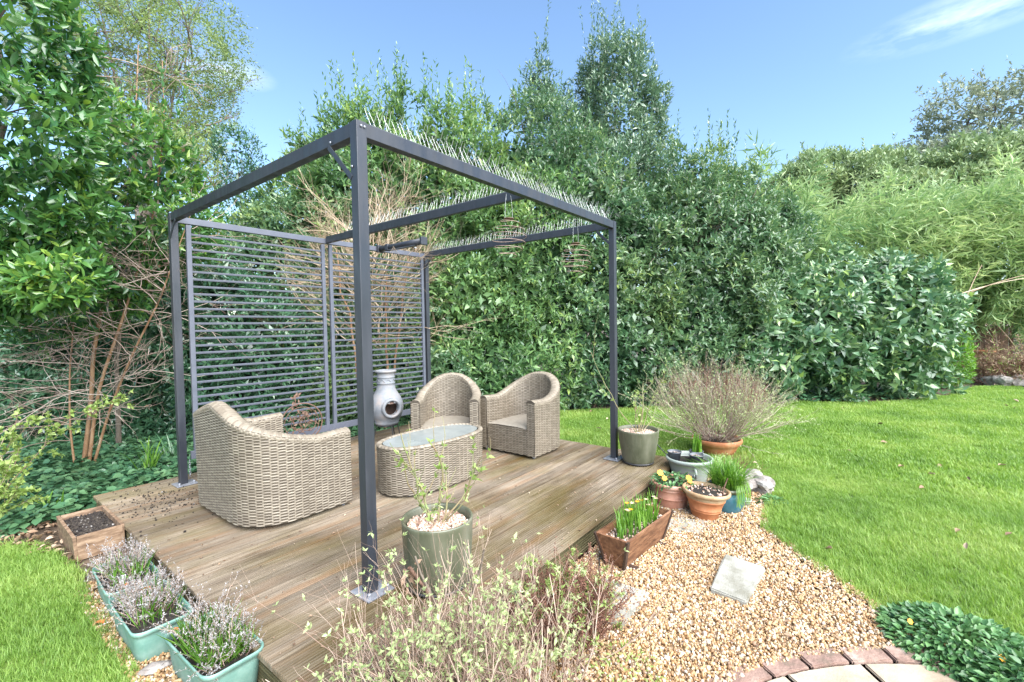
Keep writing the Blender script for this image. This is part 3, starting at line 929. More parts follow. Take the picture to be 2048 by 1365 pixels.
for (x, y) in ((0, 0), (0, LY), (LX, 0), (LX, LY)):
    top = HP if (x, y) == (0, 0) else HP - .001
    pbox('post', (x, y, top / 2 + .006), (PW, PW, top - .012))
    pbox('base_plate', (x + (.012 if x == 0 else -.012), y, .0055), (.15, .15, .009), M['plate'])
    for sx in (-1, 1):
        o = lathe('bolt', [(0, .02), (.008, .02), (.009, .012), (.009, 0)], M['plate'], 10, per, loc=(x + PX + sx * .052 + (.012 if x == 0 else -.012), y + PY - .05, .01))
BH, BW = .066, .048
zb = HP - BH / 2 - .002
pbox('beam', (LX / 2, 0, zb), (LX - PW, BW, BH))
pbox('beam', (0, LY / 2, zb), (BW, LY - PW, BH))
pbox('beam', (LX, LY / 2, zb), (BW, LY - PW, BH))
pbox('beam', (1.347, LY / 2, zb), (BW * .8, LY - BW - .004, BH))
pbox('beam', (LX / 2, LY, zb - .012), (LX - PW, BW * .8, .052), M['screen'])
# diagonal braces and their bolts
def brace(x, y, dx, dy, L=.20):
    c = (x + dx * (.027 + L * .33), y + dy * (.027 + L * .33), HP - .085 - L * .30)
    ang = math.atan2(1, 1)
    rot = (0, (-PI / 4) * (1 if dx > 0 else -1), 0) if dx else ((PI / 4) * (1 if dy > 0 else -1), 0, 0)
    s = (L, .006, .024) if dx else (.006, L, .024)
    off = (0, -.028, 0) if dx else (-.028, 0, 0)
    b_ = pbox('brace', (c[0] + off[0], c[1] + off[1], c[2]), s, rot=rot)
    return b_


brace(0, 0, 0, 1, .27)
brace(0, LY, 0, -1, .18)
brace(LX, 0, 0, 1, .18)
brace(LX, LY, 0, -1, .18)
for (x, y, z) in ((-.030, .012, 2.04), (-.030, .19, 2.195), (.014, -.030, 2.225), (-.004, -.030, 2.225)):
    n_ = (0, -PI / 2, 0) if x < -.029 else (PI / 2, 0, 0)
    lathe('bolt', [(0, .004), (.006, .004), (.0065, 0)], M['plate'], 8, per, loc=(x + PX, y + PY, z), rot=n_)

# slatted screens between the two back posts
def screen(x0, x1, label):
    s = empty('slatted_screen', ((x0 + x1) / 2, LY, 0))
    tag(s, label, 'screen', 'slatted screens at the back of the pergola')
    w = x1 - x0
    box('stile', (-w / 2 + .018, 0, 1.19), (.036, .03, 1.96), M['screen'], s, .002)
    box('stile', (w / 2 - .018, 0, 1.19), (.036, .03, 1.96), M['screen'], s, .002)
    box('bottom_rail', (0, 0, .232), (w + .05, .028, .066), M['screen'], s, .002)
    me = box_me('slat', w - .072, .016, .018, M['screen'], .003)
    z = 2.095
    while z > .30:
        link('slat', me, s, loc=(0, 0, z), rot=(.12, 0, 0))
        z -= .0625
    return s


screen(.086, 1.322, 'left slatted metal screen, behind the large wicker armchair')
screen(1.372, 2.672, 'right slatted metal screen, behind the clay chimney stove')
ch = empty('steel_chain', (.045, LY - .02, .19))
tag(ch, 'short bright chain hanging beside the back left post', 'chain')
for k in range(7):
    a = np.linspace(0, 2 * PI, 9)
    pts = np.c_[np.cos(a) * .007 * (k % 2), np.cos(a) * .007 * (1 - k % 2), np.sin(a) * .012 - k * .02]
    tubes('chain_link', [(pts, .0025)], M['plate'], ch, 5)

# ------------------------------------------------------------------ bird spikes on the beams
def spikes(label, x0, y0, x1, y1, pitch_, seed):
    r = np.random.default_rng(seed)
    L = math.hypot(x1 - x0, y1 - y0)
    th = math.atan2(y1 - y0, x1 - x0)
    s = empty('bird_spike_strip', ((x0 + x1) / 2, (y0 + y1) / 2, HP - .001), th)
    tag(s, label, 'bird spikes', 'bird spike strips along the beams')
    box('spike_base', (0, 0, .004), (L, .022, .006), M['black_plastic'], s, .001)
    if ('spk') not in LEAFV:
        V, F, rn = tubes_geo([(np.array([(0, 0, 0), (0, 0, .5), (0, 0, 1.0)]), np.array([.0011, .0011, .0007]))], 4)
        LEAFV['spk'] = mesh_np('spike', V, F, M['spike'], True)
    me = LEAFV['spk']
    n = int(L / pitch_)
    for i in range(n):
        x = -L / 2 + (i + .5) * pitch_
        for t in ((-.55, .15), (.5, -.2), (.02, .35))[:2]:
            o = link('spike', me, s, loc=(x + r.normal(0, .003), t[0] * .014, .007), rot=(-t[0] * .75 + r.normal(0, .09), t[1] * .5 + r.normal(0, .09), 0),
                     scale=(1, 1, .105 * r.uniform(.9, 1.08)))
    return s


spikes('spike strip along the front beam that runs to the right post', .06, 0, LX - .05, 0, .032, 1)
spikes('spike strip along the middle roof beam', 1.347, .12, 1.347, LY - .35, .036, 2)
spikes('spike strip along the far right roof beam', LX, .06, LX, LY - .1, .036, 3)

# slim cylindrical heater hung from the screen rail
h = empty('patio_heater', (2.0, 2.2, 2.2))
tag(h, 'slim grey tubular heater bar reaching in from the top of the screen', 'heater')
lathe('tube', [(0, -.36), (.034, -.36), (.034, .36), (0, .36)], M['metal'], 24, h, rot=(PI / 2, 0, 0))
box('reflector', (0, 0, -.032), (.045, .5, .012), M['black_plastic'], h, .002)
box('end_cap', (0, -.375, 0), (.085, .03, .085), M['metal'], h, .006)
box('end_cap', (0, .375, 0), (.085, .03, .085), M['metal'], h, .006)
box('collar', (0, .22, 0), (.076, .05, .076), M['metal'], h, .01)
box('arm', (-.02, .395, -.02), (.03, .045, .03), M['metal'], h, .002)

# ------------------------------------------------------------------ hanging wire spirals
def spiral(x, y, ztop, zbot, rmax, label, hang, seed):
    s = empty('hanging_spiral', (x, y, ztop))
    tag(s, label, 'wind spinner', 'wire spirals hanging from the front beam')
    H_ = ztop - zbot
    n = 190
    t = np.linspace(0, 1, n)
    rr = rmax * np.sin(PI * (.08 + .84 * t)) ** .75
    a = t * 2 * PI * 6
    pts = np.c_[rr * np.cos(a), rr * np.sin(a), -t * H_]
    tubes('wire_coil', [(pts, .0019)], M['wire'], s, 5)
    r0 = rmax * .5
    lathe('top_disc', [(0, .004), (r0 * .6, .002), (r0 * .6, -.003), (0, -.004)], M['rust'], 20, s)
    tubes('string', [(np.array([(-r0 * .7, 0, 0), (-r0 * .65, 0, hang * .5), (-r0 * .4, 0, hang)]), .0011), (np.array([(r0 * .7, 0, 0), (r0 * .65, 0, hang * .5), (r0 * .4, 0, hang)]), .0011)], M['spike'], s, 3)
    return s


spiral(1.14, 0, 2.00, 1.745, .115, 'larger hanging wire spiral, the one on the left', .16, 1)
spiral(2.03, 0, 1.955, 1.70, .125, 'smaller looking wire spiral hanging nearer the right post', .20, 2)

# ------------------------------------------------------------------ woven furniture
def weave(u, z, cw, rh):
    j = np.floor(z / rh)
    fv = z / rh - j
    prof = np.clip(1 - np.abs(2 * fv - 1) ** 2.2, 0, 1)
    wv = .5 + .5 * np.sin(PI * (u / cw + j))
    h_ = prof * .25 + .75 * (.35 + .65 * prof) * wv ** .75
    return h_


FR = np.array([0.02, .33, .67])


def rows(z0, z1, rh):
    j0, j1 = int(math.floor(z0 / rh)), int(math.ceil(z1 / rh))
    z = (np.arange(j0, j1)[:, None] + FR[None]).ravel() * rh
    return np.clip(z, z0, z1)


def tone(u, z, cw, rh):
    """colour number of a woven face: a pale strand where it lies on top, the shade of the gap painted dark where it dips"""
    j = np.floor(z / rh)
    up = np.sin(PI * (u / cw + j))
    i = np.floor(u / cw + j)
    return np.where(up > -.25, .52 + .40 * hash01(i, j), .06 + .22 * hash01(j, i))  # low values paint gap shade into the weave colour


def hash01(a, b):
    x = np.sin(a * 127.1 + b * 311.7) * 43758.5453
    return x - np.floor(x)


def tub_path(x0, depth, w, rc, n):
    """plan of the shell: from the front of one arm round the back to the other; local frame, front towards +x"""
    pts = []
    L1 = depth - rc
    per_ = 2 * L1 + PI * rc + (w - 2 * rc)
    s = np.linspace(0, per_, n)
    P = np.zeros((n, 2)); N = np.zeros((n, 2))
    for i, t in enumerate(s):
        if t < L1:
            P[i] = (depth - t, -w / 2); N[i] = (0, -1)
        elif t < L1 + PI * rc / 2:
            a = (t - L1) / rc
            P[i] = (rc - rc * math.sin(a), -w / 2 + rc - rc * math.cos(a)); N[i] = (-math.sin(a), -math.cos(a))
        elif t < L1 + PI * rc / 2 + w - 2 * rc:
            P[i] = (0, -w / 2 + rc + (t - L1 - PI * rc / 2)); N[i] = (-1, 0)
        elif t < L1 + PI * rc + w - 2 * rc:
            a = (t - L1 - PI * rc / 2 - (w - 2 * rc)) / rc
            P[i] = (rc - rc * math.cos(a), w / 2 - rc + rc * math.sin(a)); N[i] = (-math.cos(a), math.sin(a))
        else:
            P[i] = (t - L1 - PI * rc - (w - 2 * rc) + rc, w / 2); N[i] = (0, 1)
    return s, P, N


def armchair(name, label, loc, rz, depth, w, rc, ha, hb, hs, cw, rh, wall=.085, group=None, lean=.02, a0=.16, a1=.45, rimr=.034):
    t = empty(name, loc, rz)
    tag(t, label, 'armchair', group)
    nu = 270 if w > .9 else 185
    s, P, N = tub_path(0, depth, w, rc, nu)
    per_ = s[-1]
    x01 = 1 - np.abs(s / per_ * 2 - 1)       # 0 at the arm fronts, 1 mid back
    k = np.clip((x01 - a0) / (a1 - a0), 0, 1); k = .45 * k * k * (3 - 2 * k) + .55 * np.minimum(k * 1.12, 1) if w > .9 else k * k * (3 - 2 * k)
    rim = ha + (hb - ha) * k + .012 * np.clip(1 - x01 / a0, 0, 1)
    if w < .9: rim = rim + 0.03 * np.clip((x01 - .6) / .4, 0, 1)

    def shell(off, zlo, out_, nv, amp=.0075):
        zz_ = rows(zlo, hb + .04, rh); nv = len(zz_)
        Z = np.minimum(zz_[None, :], rim[:, None] - rimr * .5)
        U = np.repeat(s[:, None], nv, 1)
        hgt = weave(U, Z, cw, rh) * amp
        ln_ = lean * (Z / hb) * np.clip(1.4 - P[:, 0:1] / rc, 0, 1)
        X = P[:, 0:1] - N[:, 0:1] * off + N[:, 0:1] * hgt * out_ + N[:, 0:1] * ln_
        Y = P[:, 1:2] - N[:, 1:2] * off + N[:, 1:2] * hgt * out_ + N[:, 1:2] * ln_ * .5
        V = np.stack([X, Y, Z], -1).reshape(-1, 3)
        i = np.arange(nu - 1)[:, None] * nv + np.arange(nv - 1)[None, :]
        F = np.stack([i, i + nv, i + nv + 1, i + 1], -1)
        if out_ < 0: F = F[..., ::-1]
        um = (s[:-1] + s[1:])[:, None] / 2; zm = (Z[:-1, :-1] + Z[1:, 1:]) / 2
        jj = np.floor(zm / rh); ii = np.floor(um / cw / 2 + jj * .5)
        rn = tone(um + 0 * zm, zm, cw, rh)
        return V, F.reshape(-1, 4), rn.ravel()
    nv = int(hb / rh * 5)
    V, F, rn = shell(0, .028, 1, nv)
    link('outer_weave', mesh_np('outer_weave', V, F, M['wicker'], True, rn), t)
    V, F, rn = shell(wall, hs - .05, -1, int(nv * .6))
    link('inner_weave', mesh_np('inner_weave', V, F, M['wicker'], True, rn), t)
    # rounded rim wrapped in strands
    na = 14
    aa = np.linspace(-.25 * PI, 1.25 * PI, na)
    wl = wall / 2 + .004
    cx = P[:, 0] - N[:, 0] * wall / 2 + N[:, 0] * lean * (rim / hb) * np.clip(1.4 - P[:, 0] / rc, 0, 1)
    cy = P[:, 1] - N[:, 1] * wall / 2 + N[:, 1] * lean * .5 * (rim / hb) * np.clip(1.4 - P[:, 0] / rc, 0, 1)
    nr = nu * 2
    si = np.linspace(0, per_, nr)
    cx, cy, rz_ = [np.interp(si, s, q_) for q_ in (cx, cy, rim)]
    nx, ny = np.interp(si, s, N[:, 0]), np.interp(si, s, N[:, 1])
    wob = 1 + .13 * np.abs(np.sin(si / .017 * PI))[:, None] * (.5 + .5 * np.sin(aa * 5 + np.floor(si / .017)[:, None] * PI)) + .02 * np.sin(aa * 6)[None, :]
    X = cx[:, None] + nx[:, None] * np.cos(aa)[None] * wl * wob
    Y = cy[:, None] + ny[:, None] * np.cos(aa)[None] * wl * wob
    Z = rz_[:, None] - rimr + np.sin(aa)[None] * rimr * wob
    V = np.stack([X, Y, Z], -1).reshape(-1, 3)
    i = np.arange(nr - 1)[:, None] * na + np.arange(na - 1)[None, :]
    F = np.stack([i, i + 1, i + na + 1, i + na], -1).reshape(-1, 4)
    jj = np.floor(si[:-1] / .017)[:, None]; ii = np.floor(np.arange(na - 1) / 3)[None, :]
    rn = (.6 + .35 * hash01(ii + 0 * jj, jj)).ravel()
    link('rim', mesh_np('rim', V, F, M['wicker'], True, rn), t)
    for e_ in (0, -1):
        cV = [V[(0 if e_ == 0 else (nr - 1) * na) + q_] for q_ in range(na)]
        link('rim_end', mesh_py('rim_end', cV, [tuple(range(na))], M['wicker']), t)
    # flat woven faces: front of the arms and the panel under the seat
    def face(y0, y1, z0, z1, x, nm, out_=1, side=False):
        zz = rows(z0, z1, rh)
        ny_, nz_ = max(3, int(abs(y1 - y0) / cw * 6)), len(zz)
        yy = np.linspace(y0, y1, ny_)
        Yg, Zg = np.meshgrid(yy, zz, indexing='ij')
        hh = weave(Yg + 3, Zg, cw, rh) * .0055 * out_
        V = np.stack([x + hh, Yg, Zg], -1).reshape(-1, 3)
        i = np.arange(ny_ - 1)[:, None] * nz_ + np.arange(nz_ - 1)[None, :]
        F = np.stack([i, i + nz_, i + nz_ + 1, i + 1], -1).reshape(-1, 4)
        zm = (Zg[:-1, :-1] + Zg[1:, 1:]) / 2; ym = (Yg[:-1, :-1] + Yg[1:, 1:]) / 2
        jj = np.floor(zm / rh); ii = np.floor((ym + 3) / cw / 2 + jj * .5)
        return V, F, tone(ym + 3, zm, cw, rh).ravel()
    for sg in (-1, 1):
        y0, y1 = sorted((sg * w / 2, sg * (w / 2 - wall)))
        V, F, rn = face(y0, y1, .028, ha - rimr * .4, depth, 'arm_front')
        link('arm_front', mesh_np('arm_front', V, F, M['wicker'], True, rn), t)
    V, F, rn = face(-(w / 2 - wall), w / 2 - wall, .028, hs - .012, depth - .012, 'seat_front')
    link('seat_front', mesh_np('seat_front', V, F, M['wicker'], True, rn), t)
    # seat: slightly domed, woven from flat strips that run front to back
    iw = w - 2 * wall
    nx_, ny_ = 24, max(30, int(iw / .0055))
    xx = np.linspace(wall * .5, depth - .006, nx_); yy = np.linspace(-iw / 2, iw / 2, ny_)
    Xg, Yg = np.meshgrid(xx, yy, indexing='ij')
    e = 1 - (np.abs(Yg) / (iw / 2)) ** 4
    Zg = hs - .012 + .014 * e + .0035 * np.abs(np.sin((Yg + Xg * .25) / .022 * PI))
    Zg[-1, :] -= .012
    # keep inside the rounded corners
    V = np.stack([Xg, Yg, Zg], -1).reshape(-1, 3)
    i = np.arange(nx_ - 1)[:, None] * ny_ + np.arange(ny_ - 1)[None, :]
    F = np.stack([i, i + ny_, i + ny_ + 1, i + 1], -1)
    cc = (Xg[:-1, :-1] < rc) & (np.abs(Yg[:-1, :-1]) > w / 2 - rc)
    dd = np.hypot(Xg[:-1, :-1] - rc, np.abs(Yg[:-1, :-1]) - (w / 2 - rc))
    keep_ = ~(cc & (dd > rc - wall * .4))
    F = F[keep_].reshape(-1, 4)
    link('seat', mesh_np('seat', V, F, M['wicker_seat'], True), t)
    bm_base = [(wall, -w / 2 + wall), (depth - .02, -w / 2 + .02), (depth - .02, w / 2 - .02), (wall, w / 2 - wall)]
    for (x, y) in ((rc * .55, -w / 2 + rc * .5), (rc * .55, w / 2 - rc * .5), (depth - .045, -w / 2 + .045), (depth - .045, w / 2 - .045)):
        lathe('foot', [(0, 0), (.014, 0), (.016, .012), (.016, .035), (0, .035)], M['plate'], 14, t, loc=(x, y, .001))
    return t


# the wide armchair seen from behind faces the table (towards +x)
armchair('wicker_armchair', 'widest wicker armchair, seen from behind at the left of the deck', (-.10, 1.615, 0), 0, .685, 1.11, .30, .55, .80, .30, .046, .0092,
         wall=.095, a0=.20, a1=1.08)
armchair('wicker_armchair', 'wicker tub chair nearest the right post, open side towards the table', (2.90, .93, 0), PI, .665, .685, .32, .555, .745, .30, .042, .0085, a0=.22, a1=.92,
         group='pair of wicker tub chairs beyond the table')
armchair('wicker_armchair', 'wicker tub chair behind the oval table, next to the clay chimney stove', (2.315, 1.757, 0), PI + .66, .61, .665, .315, .555, .745, .30, .042, .0085, a0=.22, a1=.92,
         group='pair of wicker tub chairs beyond the table')

# oval table
def oval_table():
    t = empty('coffee_table', (1.30, .97, 0), R(-3))
    tag(t, 'oval wicker coffee table with a frosted glass top', 'table')
    a, b, Hh, cw, rh = .49, .26, .385, .043, .0090
    nu, nv = 220, 10
    th = np.linspace(0, 2 * PI, nu * 4)
    f = lambda th, a, b: (a * np.sign(np.cos(th)) * np.abs(np.cos(th)) ** .82, b * np.sign(np.sin(th)) * np.abs(np.sin(th)) ** .82)
    X, Y = f(th, a, b)
    ds = np.r_[0, np.cumsum(np.hypot(np.diff(X), np.diff(Y)))]
    per_ = ds[-1]
    ncell = round(per_ / cw / 2) * 2
    cw = per_ / ncell
    s = np.linspace(0, per_, nu + 1)
    X, Y = np.interp(s, ds, X), np.interp(s, ds, Y)
    T = np.c_[np.gradient(X), np.gradient(Y)]; T = unit(T); N = np.c_[T[:, 1], -T[:, 0]]
    Z = rows(.02, Hh - .012, rh); nv = len(Z)
    Zg = np.repeat(Z[None], nu + 1, 0); U = np.repeat(s[:, None], nv, 1)
    hh = weave(U, Zg, cw, rh) * .006
    tp = 1 - .02 * (1 - Zg / Hh)
    V = np.stack([X[:, None] * tp + N[:, 0:1] * hh, Y[:, None] * tp + N[:, 1:2] * hh, Zg], -1).reshape(-1, 3)
    i = np.arange(nu)[:, None] * nv + np.arange(nv - 1)[None, :]
    F = np.stack([i, i + nv, i + nv + 1, i + 1], -1).reshape(-1, 4)
    zm = (Zg[:-1, :-1] + Zg[:-1, 1:]) / 2
    jj = np.floor(zm / rh); ii = np.floor(s[:-1, None] / cw / 2 + jj * .5)
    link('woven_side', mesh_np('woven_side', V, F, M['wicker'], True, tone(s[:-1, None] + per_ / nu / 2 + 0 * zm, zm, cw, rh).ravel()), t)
    # braided rim
    na = 12; aa = np.linspace(0, 2 * PI, na)
    nr = nu * 2 + 1
    s2 = np.linspace(0, per_, nr)
    Xr, Yr = np.interp(s2, s, X - N[:, 0] * .014), np.interp(s2, s, Y - N[:, 1] * .014)
    Nx, Ny = np.interp(s2, s, N[:, 0]), np.interp(s2, s, N[:, 1])
    wob = 1 + .12 * np.sin(s2[:, None] / .02 * PI + aa[None] * 1)
    V = np.stack([Xr[:, None] + Nx[:, None] * np.cos(aa)[None] * .021 * wob, Yr[:, None] + Ny[:, None] * np.cos(aa)[None] * .021 * wob, Hh - .012 + np.sin(aa)[None] * .015 * wob + 0 * Xr[:, None]], -1).reshape(-1, 3)
    i = np.arange(nr - 1)[:, None] * na + np.arange(na - 1)[None, :]
    F = np.stack([i, i + 1, i + na + 1, i + na], -1).reshape(-1, 4)
    jj = np.floor(s2[:-1] / .02)[:, None] + 0 * np.arange(na - 1)[None]
    link('rim', mesh_np('rim', V, F, M['wicker'], True, (.5 + .5 * hash01(jj, jj * 0 + 2)).ravel()), t)
    Xg, Yg = f(np.linspace(0, 2 * PI, 97)[:-1], a - .042, b - .042)
    V = [(x, y, Hh - .004) for x, y in zip(Xg, Yg)] + [(x, y, Hh - .012) for x, y in zip(Xg, Yg)]
    F = [tuple(range(96)), tuple(range(191, 95, -1))] + [(i, 96 + i, 96 + (i + 1) % 96, (i + 1) % 96) for i in range(96)]
    link('glass_top', mesh_py('glass_top', V, F, M['glass']), t)
    for (x, y) in ((-.36, -.14), (-.36, .14), (.36, -.14), (.36, .14)):
        lathe('foot', [(0, 0), (.014, 0), (.015, .03), (0, .03)], M['plate'], 12, t, loc=(x, y, .001))


oval_table()

# ------------------------------------------------------------------ clay chimney stove
def chiminea():
    t = empty('chiminea', (1.865, 2.35, 0), 0)
    tag(t, 'pale grey clay chimney stove with a round mouth, before the right screen', 'chiminea')
    ax = Vector((-.62, -.78, -.02)).normalized()      # the mouth looks this way
    ax = Vector((-.30, -.95, .02)).normalized()
    bc = Vector((0, 0, .40))
    prof = [(0, .19), (.09, .195), (.125, .21), (.135, .235), (.128, .245), (.155, .28), (.178, .34), (.186, .40), (.178, .46), (.155, .515), (.125, .56), (.105, .60), (.098, .64),
            (.095, .66), (.101, .665), (.101, .675), (.095, .68), (.094, .72), (.094, .725), (.10, .73), (.10, .74), (.095, .745), (.096, .775), (.102, .785), (.113, .79), (.117, .80), (.113, .812), (.095, .815), (.082, .805), (.08, .74), (.08, .62)]
    hit = lambda c: (c - bc - ax * .17).length < .088 and c.z < .6
    lathe('body', prof, M['clay'], 72, t, skip=hit)
    lathe('inner_wall', [(.001, .215), (.10, .22), (.15, .29), (.17, .38), (.165, .45), (.13, .53), (.09, .58), (.08, .62)], M['clay_in'], 48, t, skip=hit)
    ring = [(.088, -.045), (.090, .004), (.100, .016), (.112, .012), (.118, -.004), (.116, -.05)]
    ring = [(.074, -.05), (.076, .010), (.086, .024), (.102, .022), (.110, .008), (.112, -.05)]
    q = ax.to_track_quat('Z', 'Y')
    o = lathe('mouth_collar', ring, M['clay'], 40, t, loc=bc + ax * .165)
    o.rotation_euler = q.to_euler()
    # relief of leaves round the neck
    paths = []
    for k in range(9):
        a0_ = k * 2 * PI / 9
        aa = np.linspace(a0_, a0_ + .5, 7)
        zz = .702 + .014 * np.sin(np.linspace(0, PI * 1.6, 7))
        paths.append((np.c_[np.cos(aa) * .0965, np.sin(aa) * .0965, zz], .0035))
    tubes('neck_relief', paths, M['clay'], t, 5)
    # iron stand
    a = np.linspace(0, 2 * PI, 33)
    st = tubes('stand', [(np.c_[.115 * np.cos(a), .115 * np.sin(a), np.full(33, .20)], .006)] +
               [(np.array([(.115 * math.cos(b_), .115 * math.sin(b_), .2), (.135 * math.cos(b_), .135 * math.sin(b_), .1), (.16 * math.cos(b_), .16 * math.sin(b_), .006)]), .006) for b_ in (R(20), R(140), R(260), R(320))],
               M['iron'], t, 6)


chiminea()

# iron wire ornament behind the wide armchair
orn = empty('wire_ornament', (.90, 2.36, 0), R(-12))
tag(orn, 'rusty round wire garden ornament with scrolls, behind the wide armchair', 'ornament')
a = np.linspace(0, 2 * PI, 41)
tubes('frame_ring', [(np.c_[.185 * np.cos(a), 0 * a, .39 + .185 * np.sin(a)], .006)], M['rust'], orn, 6)
tubes('inner_ring', [(np.c_[.155 * np.cos(a), 0 * a + .004, .385 + .155 * np.sin(a)], .0035)], M['rust'], orn, 5)
r_ = np.random.default_rng(4)
sc_ = []
for k in range(9):
    b0 = -PI * .1 + k * PI * 1.2 / 8
    e = np.linspace(0, 1, 14)
    R0 = .15 * e
    an = b0 + 1.6 * np.sin(e * PI) * (1 if k % 2 else -1) * .5
    sc_.append((np.c_[R0 * np.cos(an), r_.normal(0, .004) + 0 * e, .30 + R0 * np.sin(an) + .03 * e], .0035))
for k in range(6):
    e = np.linspace(0, 2.6 * PI, 18)
    q = np.array([r_.uniform(-.1, .1), 0, .38 + r_.uniform(-.05, .09)])
    rr = .012 + .004 * e
    sc_.append((np.c_[q[0] + rr * np.cos(e), .006 + 0 * e, q[2] + rr * np.sin(e)], .003))
tubes('scrolls', sc_, M['rust'], orn, 5)
tubes('leg', [(np.array([(-.1, 0, .24), (-.11, .01, .1), (-.12, .03, .002)]), .006)], M['rust'], orn, 6)
tubes('leg', [(np.array([(.1, 0, .24), (.11, .01, .1), (.12, .03, .002)]), .006)], M['rust'], orn, 6)
n = 26
P = np.c_[r_.uniform(-.14, .14, n), r_.normal(0, .01, n), .40 + r_.uniform(-.1, .14, n)]
P2 = np.c_[r_.uniform(-.09, -.02, 14), r_.normal(0, .01, 14), .58 + r_.uniform(-.03, .08, 14)]
P = np.r_[P, P2]; n = len(P)
add_leaves('iron_leaves', orn, (P, r_.normal(0, 1, (n, 3)) * [1, .2, 1], r_.normal(0, .3, (n, 3)) + [0, -1, 0], np.full(n, .045), np.full(n, .02), r_.random(n)), M['rust'])


# ------------------------------------------------------------------ pots
def fill(parent, r, z, mat, name='compost', seg=40, dome=.01):
    prof = [(0, z + dome), (r * .5, z + dome * .8), (r * .98, z)]
    return lathe(name, prof, mat, seg, parent, smooth=True)


def chips(name, parent, r, z, n, seed, s0=.004, s1=.009, protos=None, colors=None):
    rr = np.random.default_rng(seed)
    a = rr.random(n) * 6.28; q = r * np.sqrt(rr.random(n))
    s = rr.uniform(s0, s1, n)
    loc = np.array(parent.location)
    P = np.c_[q * np.cos(a), q * np.sin(a), np.full(n, z) + rr.random(n) * .008]
    o = scatter(name, P, rr.random((n, 3)) * 6.28, np.c_[s * 1.3, s, s * .6], protos or pebs, parent)
    return o


CHIP = leaf_mat('pale_grit_mulch', [(0.10, 0.06, 0.045, 0), (0.34, 0.20, 0.14, 0.2), (0.50, 0.36, 0.27, 0.5), (0.62, 0.50, 0.41, 0.8), (0.7, 0.62, 0.55, 1)], rough=0.7, trans=0, mixbig=.05, inst=True)
pinks = []
for me in pebs:
    c_ = me.copy(); c_.materials.clear(); c_.materials.append(CHIP); pinks.append(c_)


def rose(name_stem, parent, seed, spec, leafmat, per=9, L=.035):
    r = np.random.default_rng(seed)
    out, tips = [], []
    for (dx, dy, ln_, rad) in spec:
        grow(r, (dx * .03, dy * .03, parent['soil_z']), (dx * 1.3, dy * 1.3, 1.0), ln_, rad, 1, out, tips, wig=.16, upw=.12, nchild=(2, 4), spread=.7, seg=8, shrink=.45)
    tubes('stems', out, M['rose_stem'], parent, 5, kind='stuff')
    A = leaves_on(out, r, per, L, L * .5, tmin=.25, cluster=3)
    add_leaves('leaves', parent, A, leafmat)


def green_pot(loc, label, H_, rt, rb, plant_label=None):
    t = empty('plant_pot', loc)
    tag(t, label, 'plant pot', 'olive green glazed pots on the deck')
    prof = [(0, .022), (rb, .022), (rb + .004, .03), (rb + (rt - rb) * .35, H_ * .3), (rb + (rt - rb) * .8, H_ * .7), (rt - .002, H_ - .02), (rt, H_ - .006), (rt - .003, H_), (rt - .012, H_ - .002), (rt - .017, H_ - .012), (rt - .022, H_ - .06), (rt - .03, H_ * .5), (0, H_ * .5)]
    lathe('pot_body', prof, M['pot_green'], 64, t)
    fill(t, rt - .02, H_ - .045, M['earth'])
    chips('grit_mulch', t, rt - .03, H_ - .04, 1500, int(H_ * 1000), .004, .008, pinks)
    lathe('saucer', [(0, .004), (rb * .98, .004), (rb * 1.03, .012), (rb * 1.02, .022), (rb * .9, .022)], M['iron'], 40, t)
    t['soil_z'] = H_ - .04
    return t


pa = green_pot((.262, -.20, 0), 'olive green glazed pot with a bare rose, nearest the front post', .335, .178, .155)
pb = green_pot((2.727, -.238, 0), 'olive green glazed pot with a tall bare rose, beside the right post', .315, .186, .135)


def rose_bush(pot, label, seed, spec, zs):
    t = empty('rose_bush', tuple(pot.location))
    tag(t, label, 'rose')
    t['soil_z'] = zs
    rose('stem', t, seed, spec, M['leaf_lime'])
    return t


rose_bush(pa, 'pruned rose with green stems and lime buds, in the pot by the front post', 3,
          [(-.75, .65, .42, .005), (-.35, .5, .50, .006), (.15, .1, .48, .007), (.45, -.35, .42, .006), (.8, -.75, .36, .005), (-.5, -.2, .32, .004), (.25, -.5, .3, .006), (-.1, .7, .4, .005)], .29)
rose_bush(pb, 'pruned rose with one very tall shoot, in the pot by the right post', 12,
          [(-.5, .25, .88, .0045), (.35, -.45, .62, .005), (.1, .1, .45, .006), (.5, -.1, .5, .005), (-.3, -.3, .4, .004), (-.2, .2, .3, .006), (.7, -.6, .45, .004)], .27)


def round_pot(name, loc, label, prof, mat, extra=None, soil=None, group=None, cat='plant pot'):
    t = empty(name, loc)
    tag(t, label, cat, group)
    lathe('pot_body', prof, mat, 56, t)
    if soil: fill(t, soil[0], soil[1], M['soil'])
    return t


# pale banded terracotta pot with pansies
tc1 = round_pot('terracotta_pot', (2.274, -.702, G), 'pale pink terracotta pot with two raised bands, filled with pansies',
                [(0, .002), (.103, .002), (.106, .01), (.118, .07), (.121, .078), (.126, .080), (.126, .088), (.121, .090), (.132, .140), (.135, .145), (.139, .147), (.138, .155), (.136, .158), (.140, .168), (.149, .170), (.154, .178),
                 (.155, .195), (.150, .203), (.140, .200), (.132, .185), (.128, .15), (0, .15)], M['terracotta_pale'], soil=(.13, .178))
